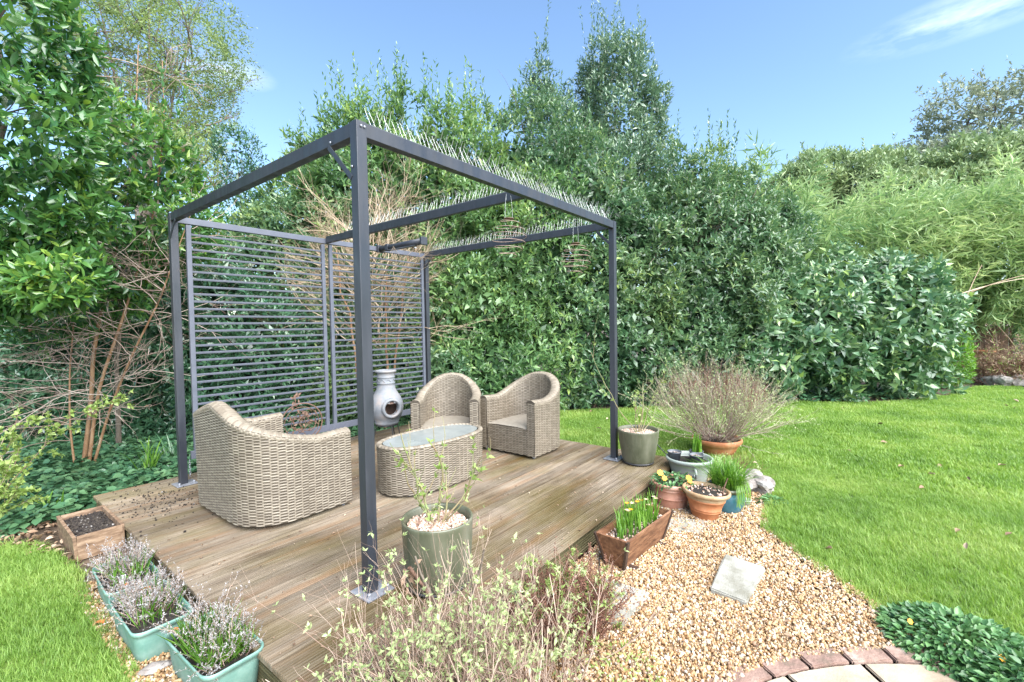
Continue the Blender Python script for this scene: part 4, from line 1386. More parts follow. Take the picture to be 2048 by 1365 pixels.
# orange pot with weathered rim, tilted a little
tc2 = round_pot('terracotta_pot', (2.195, -.962, G), 'orange terracotta pot with a weathered rim and bare soil, in front of the blue pot',
                [(0, .002), (.085, .002), (.088, .01), (.104, .06), (.106, .061), (.107, .066), (.106, .068), (.109, .076), (.111, .077), (.112, .082), (.110, .084), (.130, .140), (.135, .142), (.136, .15), (.133, .155)], M['terracotta'], soil=(.145, .186))
lathe('pot_rim', [(.1335, .153), (.139, .172), (.150, .180), (.163, .186), (.168, .196), (.166, .210), (.157, .214), (.148, .206), (.142, .185), (.138, .16)], M['tc_rim'], 56, tc2)
tc2.rotation_euler = (R(3), R(2), 0)
grp = round_pot('grey_pot', (2.845, -.662, G), 'grey green pot with side handles, holding small nursery pots',
                [(0, .002), (.127, .002), (.132, .01), (.165, .16), (.176, .205), (.188, .212), (.199, .225), (.200, .240), (.190, .248), (.180, .242), (.172, .22), (.16, .19), (0, .19)], M['pot_grey'], soil=(.172, .205))
for b_ in (-2.6, -.6):
    a = np.linspace(0, 2 * PI, 17)
    o = tubes('handle', [(np.c_[.035 * np.cos(a), 0 * a, .035 * np.sin(a)], .010)], M['pot_grey'], grp, 8)
    o.location = (.18 * math.cos(b_), .18 * math.sin(b_), .15); o.rotation_euler = (0, 0, b_)
blp = round_pot('blue_pot', (2.43, -1.06, G), 'blue glazed pot with an olive rim, overgrown with trailing grass',
                [(0, .002), (.092, .002), (.100, .012), (.124, .06), (.132, .10), (.128, .135), (.121, .150), (.122, .158)], M['pot_blue'], soil=(.115, .178))
lathe('pot_rim', [(.121, .156), (.125, .165), (.138, .172), (.143, .183), (.139, .193), (.128, .195), (.120, .185), (.117, .15)], M['pot_green'], 56, blp)
bowl = round_pot('terracotta_bowl', (3.96, -.62, G), 'wide terracotta bowl under the large twiggy shrub on the lawn',
                 [(0, .002), (.15, .002), (.17, .02), (.205, .09), (.215, .11), (.235, .125), (.252, .15), (.256, .175), (.248, .19), (.234, .185), (.222, .165), (.21, .14), (0, .13)], M['terracotta'], soil=(.22, .165))


def nursery(x, y, label):
    t = empty('nursery_pot', (x, y, G + .205))
    tag(t, label, 'nursery pot', 'small plastic pots in the grey pot')
    lathe('pot_body', [(0, 0), (.045, 0), (.058, .075), (.062, .076), (.062, .084), (.057, .084), (.054, .06), (0, .058)], M['black_plastic'], 32, t)
    fill(t, .053, .062, M['soil'])
    chips('grit_mulch', t, .05, .062, 70, 5, .003, .006, pinks)
    return t


nursery(2.80, -.545, 'small dark nursery pot at the left side of the grey pot')
nursery(2.92, -.70, 'small dark nursery pot with green shoots, middle of the grey pot')
nursery(2.80, -.735, 'small dark nursery pot at the right side of the grey pot')


# ------------------------------------------------------------------ rectangular planters
def plastic_trough(loc, rz, lx, ly, hz, label, seed):
    t = empty('planter_trough', loc, rz)
    tag(t, label, 'planter', 'teal plastic troughs along the deck edge')

    def ringpts(sx, sy, z, rc=.045, n=6):
        pts = []
        for cx, cy, a0_ in ((sx / 2 - rc, sy / 2 - rc, 0), (-sx / 2 + rc, sy / 2 - rc, PI / 2), (-sx / 2 + rc, -sy / 2 + rc, PI), (sx / 2 - rc, -sy / 2 + rc, 1.5 * PI)):
            for k in range(n):
                a = a0_ + PI / 2 * k / (n - 1)
                pts.append((cx + rc * math.cos(a), cy + rc * math.sin(a), z))
        return pts
    lv = [(.80, 0), (.82, .004), (.92, hz * .75), (.93, hz - .024), (1.0, hz - .02), (1.015, hz - .008), (1.0, hz), (.955, hz - .003), (.93, hz - .02), (.90, hz * .6)]
    V, n = [], 24
    for sc, z in lv:
        d = (1 - sc) * ly
        V += ringpts(lx - d, ly - d, z)
    F = []
    for k in range(len(lv) - 1):
        for i in range(n):
            j = (i + 1) % n
            F.append((k * n + i, k * n + j, (k + 1) * n + j, (k + 1) * n + i))
    F.append(tuple(range(n))[::-1])
    link('trough_body', mesh_py('trough_body', V, F, M['plastic'], True), t)
    V = ringpts(lx * .94, ly * .9, hz - .035)
    link('compost', mesh_py('compost', V, [tuple(range(n))], M['soil']), t)
    return t


def lavender(tr, lx, ly, z, seed, label, n=150, green=.1, hh=.16, cx=(-.5, .5)):
    t = empty('lavender', (tr.location.x, tr.location.y, tr.location.z + z), tr.rotation_euler.z)
    tag(t, label, 'lavender')
    r = np.random.default_rng(seed)
    out, tips = [], []
    for k in range(n):
        x = r.uniform(cx[0], cx[1]) * lx * .8; y = r.uniform(-.38, .38) * ly
        d = np.array([x / lx * 1.0 + r.normal(0, .3), y / ly * 1.0 + r.normal(0, .3), 1.0])
        grow(r, (x, y, 0), d, hh * r.uniform(.5, 1.15), .0016, 1, out, tips, wig=.18, upw=.03, nchild=(2, 3), spread=.6, seg=5, shrink=.5)
    tubes('stems', out, M['twig_dry'], t, 3, kind='stuff')
    A = leaves_on(out, r, 170, .011, .0032, tmin=.2, out=.8)
    add_leaves('leaves', t, A, M['lav'])
    if green:
        k = int(40 * green * 10)
        P = np.c_[r.uniform(-.45, .45, k) * lx * .8, r.uniform(-.4, .4, k) * ly, np.zeros(k)]
        D = np.c_[r.normal(0, .4, (k, 2)), np.ones(k)]
        add_leaves('grass_blades', t, (P, D, r.normal(0, 1, (k, 3)), r.uniform(.05, .15, k), np.full(k, .005), r.random(k)), M['leaf_bright'], flat=True)
    return t


t1 = plastic_trough((-.665, 1.235, G), R(88), .43, .225, .15, 'farthest teal plastic trough, next to the wooden box', 1)
t2 = plastic_trough((-.680, .755, G), R(90), .46, .225, .155, 'middle teal plastic trough of the three beside the deck', 2)
t3 = plastic_trough((-.598, .225, G), R(92), .44, .225, .16, 'nearest teal plastic trough, the one with tall grass in it', 3)
lavender(t1, .40, .20, .12, 1, 'silvery lavender in the farthest trough', 110, .3, .145, (-.15, .5))
lavender(t2, .42, .20, .12, 2, 'silvery lavender filling the middle trough', 160, .3, .14, (-.25, .5))
lavender(t3, .42, .20, .12, 3, 'leggy silver lavender mixed with grass in the nearest trough', 110, 1.6, .16)
pl = empty('plant_label', (-.705, 1.12, G + .12), R(20))
tag(pl, 'white plastic plant label stuck in the farthest trough', 'label')
box('label_tag', (0, 0, .035), (.028, .0015, .06), M['label'], pl, .0005, rot=(.25, 0, 0))


def dead_leaves(parent_label, spots, mat=M['leaf_orange'], L=.05):
    for (x, y, z, lb) in spots:
        r = np.random.default_rng(int(abs(x * 1000)))
        V, F, rr = leaf_geo(np.zeros((1, 3)), [(1, 0, .15)], [(0, 0, 1)], L, L * .6, np.array([.5]), True, fold=.25, droop=.25)
        o = link('fallen_leaf', mesh_np('fallen_leaf', V, F, mat, True, rr), None, loc=(x, y, z), rot=(0, -.1, float(r.random() * 6)))
        tag(o, lb, 'leaf')


dead_leaves('', [(-.70, 1.07, G + .135, 'orange dead leaf on the soil of the farthest trough'), (-.66, .80, G + .20, 'orange dead leaf caught in the middle lavender'),
                 (-.66, .40, G + .16, 'orange dead leaf at the back of the nearest trough'), (-.80, 1.02, G + .02, 'orange dead leaf on the ground beside the troughs')])


def plank(name, c, s, mat, parent, rot=None):
    return box(name, c, s, mat, parent, .002, rot)


# wooden box left of the deck
wb = empty('wooden_planter', (-.635, 2.275, G))
tag(wb, 'weathered wooden box of bare black compost at the left corner of the deck', 'planter')
hb_ = .158
plank('side_plank', (-.118, 0, hb_ / 2), (.018, .56, hb_), M['box_wood'], wb, (0, -.06, 0))
plank('side_plank', (.112, 0, hb_ / 2), (.018, .56, hb_), M['box_wood'], wb, (0, .02, 0))
plank('end_plank', (0, -.27, hb_ / 2), (.222, .018, hb_ - .004), M['box_wood'], wb, (.05, 0, 0))
plank('end_plank', (0, .27, hb_ / 2), (.222, .018, hb_ - .004), M['box_wood'], wb, (-.05, 0, 0))
link('compost', mesh_py('compost', [(-.11, -.265, .115), (.105, -.265, .115), (.105, .265, .118), (-.11, .265, .118)], [(0, 1, 2, 3)], M['soil']), wb)
SOILCRUMB = []
cm = leaf_mat('soil_crumb', [(0.012, 0.009, 0.008, 0), (0.025, 0.018, 0.014, .5), (0.05, 0.04, 0.03, .93), (0.30, 0.28, 0.26, 1)], rough=.95, trans=0, mixbig=0, inst=True)
for me in pebs:
    c_ = me.copy(); c_.materials.clear(); c_.materials.append(cm); SOILCRUMB.append(c_)
r_ = np.random.default_rng(8)
n = 1500
scatter('soil_crumbs', np.c_[r_.uniform(-.10, .10, n), r_.uniform(-.26, .26, n), .118 + r_.random(n) * .008], r_.random((n, 3)) * 6, r_.uniform(.002, .009, n), SOILCRUMB, wb)

# stained trapezoid trough with bulbs beside the deck
wt = empty('wooden_trough', (1.40, -.765, G), R(-5))
tag(wt, 'reddish brown tapered wooden trough of bulb shoots beside the deck', 'planter')
L_, HT, wtp, wbt = .60, .20, .215, .12


def slanted(name, pts, th, mat):
    """a plank from four corner points (a quad) thickened along its normal"""
    p = [Vector(q) for q in pts]
    n_ = (p[1] - p[0]).cross(p[3] - p[0]).normalized() * th
    V = p + [q - n_ for q in p]
    F = [(0, 1, 2, 3), (7, 6, 5, 4), (0, 4, 5, 1), (1, 5, 6, 2), (2, 6, 7, 3), (3, 7, 4, 0)]
    return link(name, mesh_py(name, V, F, mat), wt)


zb_, zt_ = .022, .022 + HT - .02
for sg in (-1, 1):
    for k in range(2):
        f0, f1 = k / 2 + (.004 if k else 0), (k + 1) / 2 - (.004 if not k else 0)
        pts = []
        for f_, e_ in ((f0, -1), (f0, 1), (f1, 1), (f1, -1)):
            w_ = wbt / 2 + (wtp - wbt) / 2 * f_; l_ = (L_ * .86 + L_ * .14 * f_) / 2
            pts.append((e_ * l_, sg * w_, zb_ + (zt_ - zb_) * f_))
        if sg > 0: pts = [pts[1], pts[0], pts[3], pts[2]]
        slanted('side_plank', pts, .014, M['planter_wood'])
for sg in (-1, 1):
    for k in range(2):
        f0, f1 = k / 2 + (.004 if k else 0), (k + 1) / 2 - (.004 if not k else 0)
        pts = []
        for f_, e_ in ((f0, -1), (f0, 1), (f1, 1), (f1, -1)):
            w_ = wbt / 2 + (wtp - wbt) / 2 * f_ - .002; l_ = (L_ * .86 + L_ * .14 * f_) / 2 - .004
            pts.append((sg * l_, e_ * w_, zb_ + (zt_ - zb_) * f_))
        if sg < 0: pts = [pts[1], pts[0], pts[3], pts[2]]
        slanted('end_plank', pts, .012, M['planter_wood'])
    for e_ in (-1, 1):      # dark corner battens
        l0, l1 = sg * L_ * .86 / 2, sg * L_ / 2
        P0 = Vector((l0, e_ * wbt / 2, zb_ - .004)); P1 = Vector((l1, e_ * wtp / 2, zt_ + .002))
        V = []
        for P_ in (P0, P1):
            for dx, dy in ((sg * .008, e_ * .006), (-sg * .018, e_ * .006), (-sg * .018, -e_ * .008), (sg * .008, -e_ * .008)):
                V.append((P_.x + dx, P_.y + dy, P_.z))
        F = [(0, 1, 2, 3), (4, 5, 6, 7)] + [(i, (i + 1) % 4, 4 + (i + 1) % 4, 4 + i) for i in range(4)]
        link('corner_batten', mesh_py('corner_batten', V, F, M['planter_dark']), wt)
for x in (-.19, .19):
    plank('foot', (x, 0, .010), (.03, .22, .02), M['planter_dark'], wt)
link('compost', mesh_py('compost', [(-.285, -.095, .165), (.285, -.095, .165), (.285, .095, .165), (-.285, .095, .165)], [(0, 1, 2, 3)], M['earth']), wt)
scatter('grit_mulch', np.c_[r_.uniform(-.28, .28, 500), r_.uniform(-.09, .09, 500), np.full(500, .167)], r_.random((500, 3)) * 6, r_.uniform(.003, .006, 500), pinks, wt)

# ------------------------------------------------------------------ stepping stones, bricks, paving
def slab(name, corners, z0, th, mat, label, cat='paving slab', parent=None, tilt=0, bev=.006):
    bm = bmesh.new()
    c = np.mean(corners, 0)
    vs_ = []
    for x, y in corners: vs_.append(bm.verts.new((x - c[0], y - c[1], th)))
    f = bm.faces.new(vs_)
    f.normal_update()
    if f.normal.z < 0: f.normal_flip()
    ex = bmesh.ops.extrude_face_region(bm, geom=[f])
    for v in [g for g in ex['geom'] if isinstance(g, bmesh.types.BMVert)]: v.co.z -= th
    bmesh.ops.recalc_face_normals(bm, faces=bm.faces[:])
    bmesh.ops.bevel(bm, geom=bm.edges[:], offset=bev, segments=2, affect='EDGES')
    r = random.Random(int(c[0] * 1000))
    bmesh.ops.subdivide_edges(bm, edges=[e for e in bm.edges if e.calc_length() > .06], cuts=3)
    for v in bm.verts: v.co += Vector((r.uniform(-1, 1), r.uniform(-1, 1), r.uniform(-.6, .6))) * bev * .28
    me = bpy.data.meshes.new(name); bm.to_mesh(me); bm.free()
    me.materials.append(mat)
    o = link(name, me, parent, loc=(c[0], c[1], z0), rot=(tilt, -tilt, 0))
    if label: tag(o, label, cat)
    return o


slab('stepping_stone', [(1.205, -1.254), (1.62, -1.235), (1.60, -1.45), (1.19, -1.43)], G + .006, .034, M['slab'], 'thick square stepping stone lying loose in the middle of the gravel', tilt=.02)
slab('stepping_stone', [(1.01, -.74), (1.012, -1.01), (.66, -1.01), (.64, -.76)], G - .012, .03, M['slab'], 'flat stepping stone half hidden by the brown heather')
slab('stepping_stone', [(2.03, -.78), (2.11, -1.02), (1.87, -1.02), (1.80, -.80)], G - .014, .03, M['slab'], 'mossy stepping stone under the orange terracotta pot')
CC, CRAD = np.array([-.115, -2.871]), 1.62
patio = empty('patio', (CC[0] + 1.0, CC[1] + .9, G))
tag(patio, 'round patio of buff paving edged with red bricks', None, None, 'structure')
poff = np.array([CC[0] + 1.0, CC[1] + .9])


def arc_piece(name, r0, r1, a0_, a1_, z, th, mat, n=3):
    pts = [(CC[0] + r1 * math.cos(a), CC[1] + r1 * math.sin(a)) for a in np.linspace(a0_, a1_, n)] + \
          [(CC[0] + r0 * math.cos(a), CC[1] + r0 * math.sin(a)) for a in np.linspace(a1_, a0_, n)]
    pts = [(x - poff[0], y - poff[1]) for x, y in pts]
    return slab(name, pts, z, th, mat, None, parent=patio, bev=.005)


a = R(76)
k = 0
while a > R(8):
    st = .195 / CRAD
    arc_piece('brick', CRAD - .088, CRAD + rng.uniform(-.004, .006), a - st + .004, a - .004, -.02 + rng.uniform(-.003, .004), .034, M['brick'])
    a -= st
for r0, r1 in ((1.17, 1.525), (.75, 1.16), (.2, .74)):
    n = {1.17: 7, .75: 5, .2: 3}[r0]
    ed = np.linspace(R(80), R(0), n)
    for i in range(n - 1):
        arc_piece('paving_slab', r0, r1, ed[i + 1] + .006 / r0, ed[i] - .006 / r0, -.016, .026, M['paving'], 5)

sa = empty('glass_saucer', (2.60, -1.16, G + .012))
tag(sa, 'small clear glass candle holder on the gravel beside the blue pot', 'candle holder')
lathe('dish', [(0, .004), (.028, .004), (.034, .012), (.036, .03), (.044, .032), (.046, .038), (.036, .040), (.030, .014), (0, .008)], M['pot_grey'], 32, sa)

# pieces of pale rock at the path edge
def rock(loc, s, seed, label):
    bm = bmesh.new()
    bmesh.ops.create_icosphere(bm, subdivisions=3, radius=1)
    r = np.random.default_rng(seed)
    ph = r.random(9) * 6
    for v in bm.verts:
        c = v.co
        k = 1 + .16 * math.sin(c.x * 3 + ph[0]) + .13 * math.sin(c.y * 4 + ph[1]) + .12 * math.sin(c.z * 5 + ph[2]) + .07 * math.sin(c.x * 9 + c.y * 7 + ph[3]) + r.normal(0, .03)
        v.co = Vector((c.x * s[0] * k, c.y * s[1] * k, c.z * s[2] * k))
    me = bpy.data.meshes.new('rock'); bm.to_mesh(me); bm.free()
    me.materials.append(M['rock'])
    return tag(link('rock', me, None, loc=loc, rot=(0, 0, seed)), label, 'rock')


rock((2.93, -1.07, G + .06), (.11, .09, .09), 1, 'pale pitted rock right of the grey pot, the left one')
rock((2.99, -1.22, G + .05), (.10, .11, .075), 2, 'pale pitted rock at the lawn edge right of the pots')
rock((3.15, -1.12, G + .05), (.12, .09, .08), 3, 'pale pitted rock farthest back of the small heap')
rock((12.55, -4.10, G + .10), (.22, .16, .15), 4, 'left grey rock at the foot of the far bed')
rock((12.62, -4.50, G + .10), (.26, .18, .17), 5, 'right grey rock at the foot of the far bed')
rock((-.735, .46, G + .02), (.05, .035, .018), 6, 'flat pale stone on the gravel between the troughs and the lawn')

# ================================================================== vegetation
LAUREL_NEAR = [(-0.87, 3.08, 3.48, 0.51, 0.5, 0.51), (-0.92, 3.1, 2.76, 0.58, 0.5, 0.54), (-0.82, 3.28, 2.27, 0.61, 0.5, 0.42), (-0.67, 2.89, 1.68, 0.34, 0.3, 0.24), (-1.05, 3.55, 1.78, 0.58, 0.5, 0.42)]
LAUREL_BACK = [(0.05, 3.99, 3.02, 0.56, 0.7, 0.56), (0.25, 4.2, 2.54, 0.65, 0.7, 0.59), (-0.11, 4.49, 2.26, 0.74, 0.7, 0.63), (-0.37, 4.96, 1.86, 0.86, 0.6, 0.65)]
DARK_BACK = [(-0.33, 7.67, 1.77, 1.88, 0.8, 1.23), (-0.94, 7.73, 0.4, 1.77, 0.8, 1.02), (0.79, 5.88, 1.45, 1.12, 0.8, 1.47), (1.37, 4.94, 0.6, 1.04, 0.7, 1.18), (0.33, 6.24, 0.07, 1.18, 0.7, 0.9), (2.24, 5.53, 2.08, 1.2, 0.8, 1.36), (2.22, 4.65, 0.53, 1.27, 0.6, 1.19), (2.77, 3.6, 0.24, 1.23, 0.5, 0.8), (3.13, 4.17, 1.41, 1.26, 0.5, 1.11)]
DARK_CONE = [(2.08, 6.23, 2.12, 0.5, 0.5, 1.67), (2.26, 7.1, 4.53, 0.38, 0.4, 0.38), (2.31, 6.99, 3.72, 0.38, 0.4, 0.63)]
HEDGE_L = [(3.03, 5.69, 2.94, 0.97, 0.8, 1.49), (3.53, 4.91, 3.51, 1.04, 0.9, 1.56), (4.27, 3.95, 3.32, 1.3, 1.0, 1.91), (4.03, 3.51, 1.4, 1.32, 0.8, 1.4), (3.08, 6.03, 4.24, 0.4, 0.5, 0.54), (4.88, 2.92, 1.73, 1.28, 0.8, 1.88), (4.0, 2.85, 0.53, 1.17, 0.5, 0.7)]
HEDGE_M = [(5.69, 3.28, 3.47, 1.42, 1.1, 1.89), (6.3, 2.14, 2.94, 1.47, 1.0, 1.66), (5.97, 1.98, 1.37, 1.6, 0.9, 1.51), (7.22, 1.07, 2.1, 1.59, 1.0, 1.87), (6.51, 1.09, 0.65, 1.58, 0.6, 0.97), (8.29, 0.37, 2.51, 1.17, 1.0, 1.66), (8.1, 0.06, 1.24, 1.04, 0.8, 1.32), (8.87, -0.24, 2.12, 0.59, 0.8, 1.48), (8.25, 0.97, 3.57, 1.01, 0.9, 1.21), (8.76, 0.29, 3.36, 0.81, 0.8, 1.01), (9.73, -0.33, 3.01, 0.63, 0.8, 0.95)]
TREE_M = [(8.49, 2.58, 5.93, 0.99, 1.2, 1.36), (7.92, 2.74, 4.48, 1.04, 1.0, 0.77), (8.35, 2.81, 6.83, 0.62, 0.8, 0.73), (7.68, 3.6, 5.72, 0.79, 0.8, 0.9), (7.44, 3.96, 6.52, 0.34, 0.5, 0.68), (8.86, 2.08, 5.69, 0.51, 0.7, 1.24), (8.86, 1.86, 4.52, 0.45, 0.5, 0.78)]
LAUREL_R = [(8.78, -0.34, 1.23, 0.68, 0.7, 0.88), (8.83, -0.92, 0.84, 1.32, 1.0, 1.04), (10.04, -1.8, 1.1, 1.48, 1.2, 1.38), (9.95, -1.32, 1.81, 1.21, 0.9, 0.76), (10.99, -2.37, 1.29, 0.93, 0.9, 1.13), (8.16, -0.56, 0.59, 0.82, 0.7, 0.73), (10.43, -2.51, 0.31, 0.68, 0.6, 0.59)]
BAMBOO = [(13.07, -1.36, 2.99, 1.78, 1.3, 1.15), (14.5, -2.89, 2.86, 1.94, 1.4, 1.42), (15.49, -4.48, 3.05, 1.78, 1.5, 1.78), (12.22, -0.58, 3.22, 0.88, 1.0, 0.88), (14.38, -4.06, 2.4, 1.33, 1.0, 1.15), (10.98, -0.3, 2.96, 0.7, 0.8, 1.28), (16.74, -5.4, 3.75, 1.45, 1.2, 1.05), (14.68, -4.77, 2.36, 1.07, 0.8, 1.01)]
FAR_OAK = [(20.83, -0.74, 6.26, 2.47, 2.2, 1.58), (19.27, 0.44, 5.96, 1.15, 1.5, 1.06), (22.03, -2.3, 6.03, 1.78, 2.0, 1.58)]
FAR_GREY = [(27.67, -6.14, 8.9, 2.85, 2.6, 2.63), (26.01, -4.07, 7.62, 2.19, 2.0, 1.76), (28.78, -7.52, 9.97, 1.54, 2.0, 1.97), (27.03, -5.27, 9.79, 1.32, 1.5, 1.1)]
FAR_MID = [(20.9, -4.93, 5.83, 2.38, 1.6, 1.36), (19.73, -3.46, 5.18, 1.87, 1.5, 1.19), (21.96, -6.27, 6.31, 1.53, 1.5, 1.19)]
WILLOW = [(1.73, 9.57, 7.37, 1.31, 1.3, 1.11), (2.07, 9.08, 6.46, 0.76, 1.1, 1.21), (1.49, 10.13, 6.07, 1.24, 1.2, 1.13), (2.09, 9.0, 5.45, 0.5, 0.7, 0.61), (1.19, 10.77, 7.59, 1.15, 1.2, 1.04), (1.98, 8.44, 4.49, 0.48, 0.6, 0.58)]
SHRUB_R_LOW = [(11.81, -3.14, 0.43, 0.58, 0.5, 0.74)]
BED_R = [(13.78, -4.21, 0.39, 0.58, 0.5, 0.46)]


def plant(name, loc, label, cat, group=None):
    return tag(empty(name, loc), label, cat, group)


def wood(thing, paths, mat, name='branches', sides=5, kind='stuff'):
    V, F, rn = tubes_geo(paths, sides)
    o = link(name, mesh_np(name, V, F, mat, True, rn), thing, loc=-thing.location)
    if kind: o['kind'] = kind
    return o


def wleaves(thing, A, mat, name='leaves', fine=False, flat=False, droop=.1):
    o = add_leaves(name, thing, A, mat, fine, flat=flat, droop=droop)
    o.location = -thing.location
    return o


def trunks(thing, blobs, x, y, r0, mat, seed, n=5, z0=G):
    """a trunk from the ground and limbs that reach into the crown"""
    r = np.random.default_rng(seed)
    bl = np.array(blobs)
    c = bl[:, :3].mean(0)
    top = np.array([c[0], c[1], c[2]])
    tr = np.array([(x, y, z0 - .1), ((x + top[0]) / 2 + r.normal(0, .1), (y + top[1]) / 2, (z0 + top[2]) / 2), top])
    t = np.linspace(0, 1, 12)
    P = (1 - t)[:, None] ** 2 * tr[0] + 2 * (t * (1 - t))[:, None] * tr[1] + (t ** 2)[:, None] * tr[2]
    o = wood(thing, [(P, np.linspace(r0, r0 * .3, 12))], mat, 'trunk', 10, None)
    limbs = []
    for b in bl[:n]:
        i = r.integers(4, 9)
        q = np.array([b[0], b[1], b[2] + b[5] * .5])
        mid = (P[i] + q) / 2 + r.normal(0, .15, 3)
        tt = np.linspace(0, 1, 9)
        L_ = (1 - tt)[:, None] ** 2 * P[i] + 2 * (tt * (1 - tt))[:, None] * mid + (tt ** 2)[:, None] * q
        limbs.append((L_, np.linspace(r0 * .4, r0 * .08, 9)))
        for k in range(5):
            out, tips = [], []
            grow(r, L_[r.integers(3, 8)], r.normal(0, 1, 3) + [0, 0, .5], b[5] * .8, r0 * .1, 1, out, tips, seg=5)
            limbs += out
    wood(thing, limbs, mat, 'limbs', 5)


# --- near bay tree that hangs in from the left
t = plant('bay_tree', (-1.6, 3.9, G), 'glossy large leaved bay tree hanging in at the upper left', 'tree')
trunks(t, LAUREL_NEAR[:3], -1.6, 3.9, .08, M['bark_grey'], 1, 3)
foliage(t, LAUREL_NEAR, 2000, M['leaf_near'], .100, .036, nl=8, ln=.20, ang=1.05, dirs=(.6, .35, .5), lump=.25, seed=1, fine=True, parts=300, inner=.12, droop=.14, spires=0)
t = plant('bay_bush', (-.2, 4.9, G), 'bright green leafy bush behind the bare orange stemmed shrub', 'bush')
trunks(t, LAUREL_BACK, .1, 5.2, .03, M['bark_grey'], 2, 4)
foliage(t, LAUREL_BACK, 2100, M['leaf_near'], .105, .038, nl=8, ln=.20, ang=1.0, dirs=(.6, .45, .5), lump=.25, seed=2, parts=0, inner=.3, spires=12)
# --- dark evergreens behind the screens
t = plant('evergreen_bush', (-.6, 7.0, G), 'dark evergreen bush at the far left behind the bare stems', 'bush')
foliage(t, DARK_BACK[:2], 4500, M['leaf_dark'], .11, .038, nl=7, ln=.2, seed=3, dirs=(.6, .4, .5), lump=.25, inner=.8)
t = plant('evergreen_bush', (.8, 5.9, G), 'dark evergreen bush seen through the left slatted screen', 'bush')
trunks(t, DARK_BACK[2:5], .8, 6.2, .06, M['bark_grey'], 3, 3)
foliage(t, DARK_BACK[2:5], 6500, M['leaf_dark'], .10, .038, nl=8, ln=.2, seed=4, dirs=(.7, .3, .5), lump=.25, inner=.8)
t = plant('evergreen_bush', (2.6, 4.6, G), 'dark evergreen bush seen through the right slatted screen', 'bush')
trunks(t, DARK_BACK[5:], 2.6, 4.9, .06, M['bark_grey'], 4, 3)
foliage(t, DARK_BACK[5:], 7000, M['leaf_hedge'], .10, .038, nl=8, ln=.2, seed=5, dirs=(.7, .3, .5), lump=.25, inner=.6)
t = plant('conifer_shrub', (2.1, 6.5, G), 'narrow dark upright shrub rising above the left screen', 'shrub')
trunks(t, DARK_CONE, 2.1, 6.5, .05, M['bark_grey'], 5, 3)
foliage(t, DARK_CONE, 1300, M['leaf_dark'], .085, .026, nl=8, ln=.2, seed=6, dirs=(.3, .9, .3), lump=.3, inner=.2, spires=8)
# --- the long hedge
t = plant('evergreen_hedge', (3.9, 4.2, G), 'tall light green hedge shrubs behind the back right corner of the pergola', 'hedge')
trunks(t, HEDGE_L, 3.9, 4.4, .09, M['bark_grey'], 6, 6)
foliage(t, HEDGE_L, 11500, M['leaf_hedge_light'], .12, .040, nl=8, ln=.22, seed=7, dirs=(.6, .7, .4), lump=.3, inner=.9, ragged=.3, spires=90,
        sprigs=[(3.35, 5.5, 4.9, .9), (3.55, 5.3, 4.8, .7), (3.9, 4.6, 5.0, .6), (4.3, 4.3, 4.9, .7), (4.6, 3.9, 4.8, .8), (4.9, 3.7, 4.8, .5)])
t = plant('evergreen_hedge', (6.7, 1.9, G), 'long dense dark green hedge behind the right post and the rose', 'hedge')
trunks(t, HEDGE_M, 6.9, 2.2, .10, M['bark_grey'], 7, 7)
foliage(t, HEDGE_M, 16500, M['leaf_hedge'], .12, .040, nl=8, ln=.22, seed=8, dirs=(.7, .55, .45), lump=.3, inner=.9, ragged=.3, spires=90)
t = plant('evergreen_tree', (8.6, 2.7, G), 'tall dark evergreen tree rising highest above the hedge', 'tree')
trunks(t, TREE_M, 8.6, 2.7, .12, M['bark_grey'], 8, 6)
foliage(t, TREE_M, 6000, M['leaf_tree'], .11, .035, nl=8, ln=.24, seed=9, dirs=(.6, .7, .45), lump=.4, ragged=.4, flat=True, inner=.35, spires=60, tops=1.1)
# --- broad leaved laurel on the lawn's edge
t = plant('laurel_shrub', (9.6, -1.6, G), 'big rounded laurel shrub with broad drooping blue green leaves', 'shrub')
trunks(t, LAUREL_R, 9.8, -1.7, .06, M['bark_grey'], 9, 5)
foliage(t, LAUREL_R, 5200, M['leaf_laurel'], .185, .075, nl=7, ln=.24, ang=1.15, seed=10, dirs=(.9, .05, .45), ragged=.45, lump=.22, inner=.5, up=-.15, droop=.25, parts=300, cull=-.3)
t = plant('small_shrub', (11.8, -3.1, G), 'small fresh green shrub at the right foot of the laurel', 'shrub')
foliage(t, SHRUB_R_LOW, 700, M['leaf_bright'], .09, .03, nl=7, ln=.16, seed=11, inner=.4)

# --- bamboo
t = plant('bamboo_clump', (14.5, -2.8, G), 'pale green arching bamboo clump behind the laurel shrub', 'bamboo')
foliage(t, BAMBOO, 8000, M['leaf_bamboo'], .33, .036, nl=8, ln=.42, ang=.55, seed=12, dirs=(.8, .2, .45), ragged=.9, lump=.35, inner=.35, up=-.55, droop=.35, spires=0)
r = np.random.default_rng(31)
canes = []
for k in range(16):
    b = BAMBOO[r.integers(0, len(BAMBOO))]
    x, y = 15.2 + r.normal(0, .5), -3.0 + r.normal(0, .9)
    q = np.array([b[0] + r.normal(0, .6), b[1] + r.normal(0, .6), b[2] + b[5] * r.uniform(.3, 1.15)])
    p0 = np.array([x, y, G]); mid = np.array([x + (q[0] - x) * .15, y + (q[1] - y) * .15, q[2] * .62])
    tt = np.linspace(0, 1, 14)[:, None]
    canes.append(((1 - tt) ** 2 * p0 + 2 * tt * (1 - tt) * mid + tt ** 2 * q, np.linspace(.014, .004, 14)))
